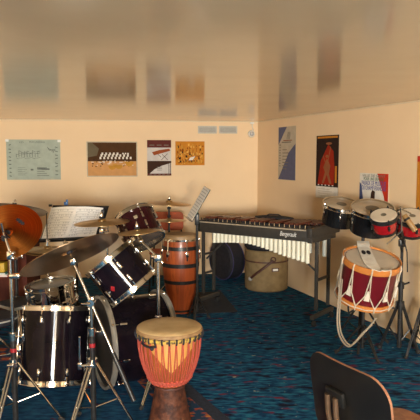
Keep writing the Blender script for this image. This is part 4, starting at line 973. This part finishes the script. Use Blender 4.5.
# white sling over the field drum
def on_head(px, py):
    r_ = ray(px, py); e_ = Vector((0, 0, EYE)); c_ = TF @ Vector((0, 0, FH+.008)); return e_ + r_*((c_-e_).dot(fa)/r_.dot(fa))
P = [on_head(363.5, 241.5), on_head(364.5, 246), on_head(367, 252), on_head(369.5, 258), on_head(373, 264), on_head(379, 268.5), on_head(386, 270), on_head(392, 269)]
top_off = fa*.010
def sling():
    m = MB(); Q = smooth(P, 4); W_ = .058; rows = []
    for i, p in enumerate(Q):
        # rest on the head plane where the path crosses the drum
        l = inv @ p
        if Vector((l.x, l.y)).length < FR-.01: l.z = FH-.008+.006
        else: l.z = max(l.z, FH+.006)
        p = TF @ l
        side = Vector((1, .15, -.05)).normalized() if i < 16 else Vector((1, .15, -.05)).lerp(Vector((.35, .9, 0)), min(1, (i-15)/6)).normalized()
        rows.append((p-side*W_, p+side*W_*.8))
    base = rows[0][0]*0
    t_ = [[m.v(q) for q in r_] for r_ in rows]; b_ = [[m.v(q+Vector((0, 0, .004))) for q in r_] for r_ in rows]
    for i in range(len(rows)-1):
        m.f([t_[i][0], t_[i][1], t_[i+1][1], t_[i+1][0]]); m.f([b_[i][0], b_[i+1][0], b_[i+1][1], b_[i][1]])
        for s in (0, 1): m.f([t_[i][s], b_[i][s], b_[i+1][s], t_[i+1][s]])
    m.f([t_[0][0], b_[0][0], b_[0][1], t_[0][1]]); m.f([t_[-1][0], b_[-1][0], b_[-1][1], t_[-1][1]])
    o = m.build('drum_sling', 'white_leather'); tag(o, 'broad white drum sling with a dark emblem draped over the field drum', 'sling')
    k = 8; c_ = (rows[k][0]+rows[k][1])/2+Vector((0, 0, .0055)); d1 = (rows[k][1]-rows[k][0]).normalized(); d2 = (rows[k][0]-rows[k+2][0]).normalized()
    q = MB()
    for s in (-1, 1):
        pts_ = [c_+d1*(s*.020+.017*math.cos(j*PI/6))+d2*(.036*math.sin(j*PI/6)) for j in range(12)]; f_ = [q.v(x) for x in pts_]; q.f(f_)
        e_ = [q.v(x+Vector((0, 0, .002))) for x in pts_]; q.f(e_)
        for j in range(12): q.f([f_[j], f_[(j+1) % 12], e_[(j+1) % 12], e_[j]])
    q.build('emblem', 'ink', o)
sling()

# bongo stand
bs = at(400.5, 300, 4.42)
o = thing('bongo_stand', 'black tripod stand with a chrome clamp between the red bongos', 'drum stand', Vector((bs.x, bs.y, 0))); loc = o.location.copy()
zt_ = at(401, 239, 4.42).z
m = MB(); m.tube([(0, 0, .06), (0, 0, .56)], .019); m.build('lower_tube', 'black_metal', o)
m = MB(); m.tube([(0, 0, .56), (0, 0, zt_)], .012); m.build('upper_tube', 'black_metal', o)
m = MB(); m.lathe([(.019, .53), (.026, .53), (.026, .58), (.012, .58)], 14); m.tube([(.02, -.01, .565), (.055, -.03, .585)], .007); m.build('clamp', 'black_metal', o)
for k, (px_, py_) in enumerate(((379.5, 349), (418, 354), (402, 341))):
    f_ = fl(px_, py_)-loc; f_.z = .012; m = MB(); d_ = Vector((f_.x, f_.y, 0)).normalized()
    m.tube([d_*.02+Vector((0, 0, .40)), f_], .013, 8); m.tube([d_*.018+Vector((0, 0, .12)), (d_*.02+Vector((0, 0, .40))).lerp(f_, .5)], .007, 8); lg = m.build('leg', 'black_metal', o)
    m = MB(); m.sphere(f_+Vector((0, 0, .008)), .020); m.build('rubber_foot', 'black_rubber', lg)
m = MB(); m.lathe([(.019, .37), (.03, .37), (.03, .43), (.019, .43)], 14); m.build('collar', 'black_metal', o)
# chrome hardware between the bongos
r1 = at(401.5, 231, 4.15)-loc; r2 = at(400.8, 208, 4.12)-loc; r0 = at(387, 244, 4.2)-loc; r3 = at(407, 253, 4.35)-loc
m = MB(); m.tube([r2, r1], .006); m.tube([r1, r0], .005); m.build('holder_rod', 'chrome', o)
m = MB(); m.tube([r1, at(404, 240, 4.3)-loc, at(401, 246, 4.40)-loc, Vector((0, 0, at(401, 252, 4.42).z))], .010); m.box(at(402, 243, 4.36)-loc, (.05, .04, .06), bev=.01); m.tube([at(404, 240, 4.3)-loc, at(407, 252, 4.3)-loc, at(407.5, 272, 4.3)-loc], .005); m.build('bracket', 'black_metal', o)
m = MB(); m.tube([at(398, 209, 4.12)-loc, r2, at(411, 213.5, 4.14)-loc], .006); m.sphere(r2, .011); m.build('t_bolt', 'steel', o)
for TT, R_ in ((TB1, .090), (TB2, .115)):
    p_ = TT @ Vector((0, 0, .05)); q_ = Vector((0, 0, zt_))+loc; dd = q_-p_; dd.z = 0; dd.normalize(); p_ = p_+dd*(R_*.9+.006)
    m = MB(); m.tube([Vector((0, 0, zt_-.01)), p_-loc], .008); m.build('bongo_arm', 'black_metal', o)
# wood block
wa, wb = at(404, 215, 4.10), at(415.5, 231, 4.05)
q = MB(); q.lathe([(0, 0), (.017, 0), (.020, .004), (.020, (wb-wa).length-.004), (.017, (wb-wa).length), (.012, (wb-wa).length), (.012, .02), (0, .02)], 24)
b = q.build('wood_block', 'tan_wood'); b.matrix_world = place(wb-wa, wa); tag(b, 'slanting tan tubular wood block fixed between the red bongos', 'wood block')
q = MB(); q.lathe([(.0205, .03), (.023, .03), (.023, .045), (.0205, .045)], 20, close=True); q.build('mount_band', 'black_metal', b)
# second stand at the right edge (holds the far bongo's hardware), legs crossing into view
e_ = at(424, 300, 4.40)
o = stand('cymbal_stand', 'black stand at the right edge beyond the bongo stand, its legs cut by the frame', 'stand', (e_.x, e_.y), .40, 1.0, .19, -2.6, leg='black_metal', up='black_metal')

# ------------------------------------------------------------------ black chair in front
ca, cb = Vector((.385, 2.21, .80)), Vector((.585, 1.83, .80))
d_ = (cb-ca); d_.z = 0; CW = d_.length; d_.normalize(); up_ = Vector((-d_.y*-.18, d_.x*-.18, 1)).normalized()
nr = d_.cross(Vector((0, 0, 1))).normalized()      # rear side normal
if nr.x > 0: nr = -nr
upv = (Vector((0, 0, 1)) + nr*.16).normalized(); nrm_ = d_.cross(upv); nrm_ = nrm_ if nrm_.x < 0 else -nrm_
cc = (ca+cb)/2 - upv*.17
TC = Matrix.Translation(cc) @ Matrix((d_, upv, d_.cross(upv))).transposed().to_4x4(); sgn = 1 if d_.cross(upv).dot(nrm_) > 0 else -1
base = Vector((cc.x+.18, cc.y+.06, 0)); inv = Matrix.Translation(-base)
o = thing('chair', 'black chair with a rounded plywood backrest in the front right corner', 'chair', base)
def curved_panel(w, h, r, th, bow, T):
    m = MB(); N = 22; Hn = 12; P = rrect(w, h, r, 8)
    def half(x):      # half-height of outline at x
        ax_ = abs(x); 
        if ax_ <= w/2-r: return h/2
        q = min(1, (ax_-(w/2-r))/r); return h/2-r+r*math.sqrt(max(0, 1-q*q))
    g = []
    for s in (0, 1):
        rows = []
        for i in range(N+1):
            x = -w/2*math.cos(PI*i/N); hh_ = max(half(x), .004)
            rows.append([m.v(T @ Vector((x, hh_*(2*j/Hn-1), sgn*(-bow*(1-(2*x/w)**2)*-1) + (th if s else 0)*-sgn))) for j in range(Hn+1)])
        g.append(rows)
    for s in (0, 1):
        for i in range(N):
            for j in range(Hn): m.f([g[s][i][j], g[s][i+1][j], g[s][i+1][j+1], g[s][i][j+1]])
    edge = [(i, 0) for i in range(N+1)]+[(N, j) for j in range(1, Hn+1)]+[(i, Hn) for i in range(N-1, -1, -1)]+[(0, j) for j in range(Hn-1, 0, -1)]
    m.mi = 1
    for k in range(len(edge)):
        a_, b_ = edge[k], edge[(k+1) % len(edge)]
        m.f([g[0][a_[0]][a_[1]], g[0][b_[0]][b_[1]], g[1][b_[0]][b_[1]], g[1][a_[0]][a_[1]]])
    return m
m = curved_panel(CW, .36, .09, .010, .012, inv @ TC); m.build('backrest', ['chair_black', 'ply_edge'], o)
T = inv @ TC; zr = sgn*(.012+.010)
m = MB(); m.box((-.045, .04, zr), (.10, .06, .020), T, .008); m.build('back_bracket', 'chair_black', o)
m = MB(); m.tube([T @ Vector((-.075, .045, zr+sgn*.012)), T @ Vector((-.075, -.02, zr+sgn*.018)), T @ Vector((-.06, -.22, zr+sgn*.01)), Vector((cc.x-base.x+.10, cc.y-base.y, .455))], .011); m.tube([T @ Vector((-.030, .045, zr+sgn*.012)), T @ Vector((-.030, -.02, zr+sgn*.018)), T @ Vector((-.025, -.22, zr+sgn*.01)), Vector((cc.x-base.x+.11, cc.y-base.y-.04, .455))], .011); m.build('back_support', 'tube_brown', o)
fd = -Vector((nrm_.x, nrm_.y, 0)).normalized()
TS = Matrix((d_, fd, Vector((0, 0, 1)))).transposed().to_4x4()
sc_ = Vector((cc.x, cc.y, .46))-base+fd*.27
m = MB(); m.prism(rrect(.42, .40, .07), -.008, .008, Matrix.Translation(sc_) @ TS); m.build('seat', 'ply_edge', o)
for sx_, sy_ in ((-1, -1), (1, -1), (-1, 1), (1, 1)):
    m = MB(); t_ = Matrix.Translation(sc_) @ TS
    m.tube([t_ @ Vector((sx_*.10, sy_*.10, -.02)), t_ @ Vector((sx_*.17, sy_*.15, -.03)), t_ @ Vector((sx_*.20, sy_*.19, -.448))], .011); lg = m.build('leg', 'tube_brown', o)
    q = MB(); q.sphere(t_ @ Vector((sx_*.20, sy_*.19, -.445)), .014); q.build('rubber_foot', 'black_rubber', lg)

# ------------------------------------------------------------------ light
def area(name, loc, rot, sx, sy, power, col):
    l = bpy.data.lights.new(name, 'AREA'); l.shape = 'RECTANGLE'; l.size = sx; l.size_y = sy; l.energy = power; l.color = col
    o = bpy.data.objects.new(name, l); COL.objects.link(o); o.location = loc; o.rotation_euler = rot; return o
wx = lambda w: FL_.x+(w[0]+w[1])/2
area('window_light', (wx(W1), FL_.y+.012, (W1[2]+W1[3])/2), (PI/2, 0, 0), W1[1]-W1[0]-.1, W1[3]-W1[2]-.1, 460, (1, .88, .68))
area('door_light', (wx(W2), FL_.y+.012, (W2[2]+W2[3])/2), (PI/2, 0, 0), W2[1]-W2[0]-.08, W2[3]-W2[2]-.1, 330, (.84, .92, 1))
area('floor_fill', (-.9, -1.3, HC-.03), (0, 0, 0), 1.2, .3, 75, (1, .86, .66))  # added unseen fill light, only there to brighten the floor
w = bpy.data.worlds.new('world'); S.world = w; w.use_nodes = True; w.node_tree.nodes['Background'].inputs['Color'].default_value = (1, .85, .65, 1); w.node_tree.nodes['Background'].inputs['Strength'].default_value = .3
S.view_settings.view_transform = 'Standard'; S.view_settings.look = 'None'; S.view_settings.gamma = 1; S.view_settings.exposure = .25
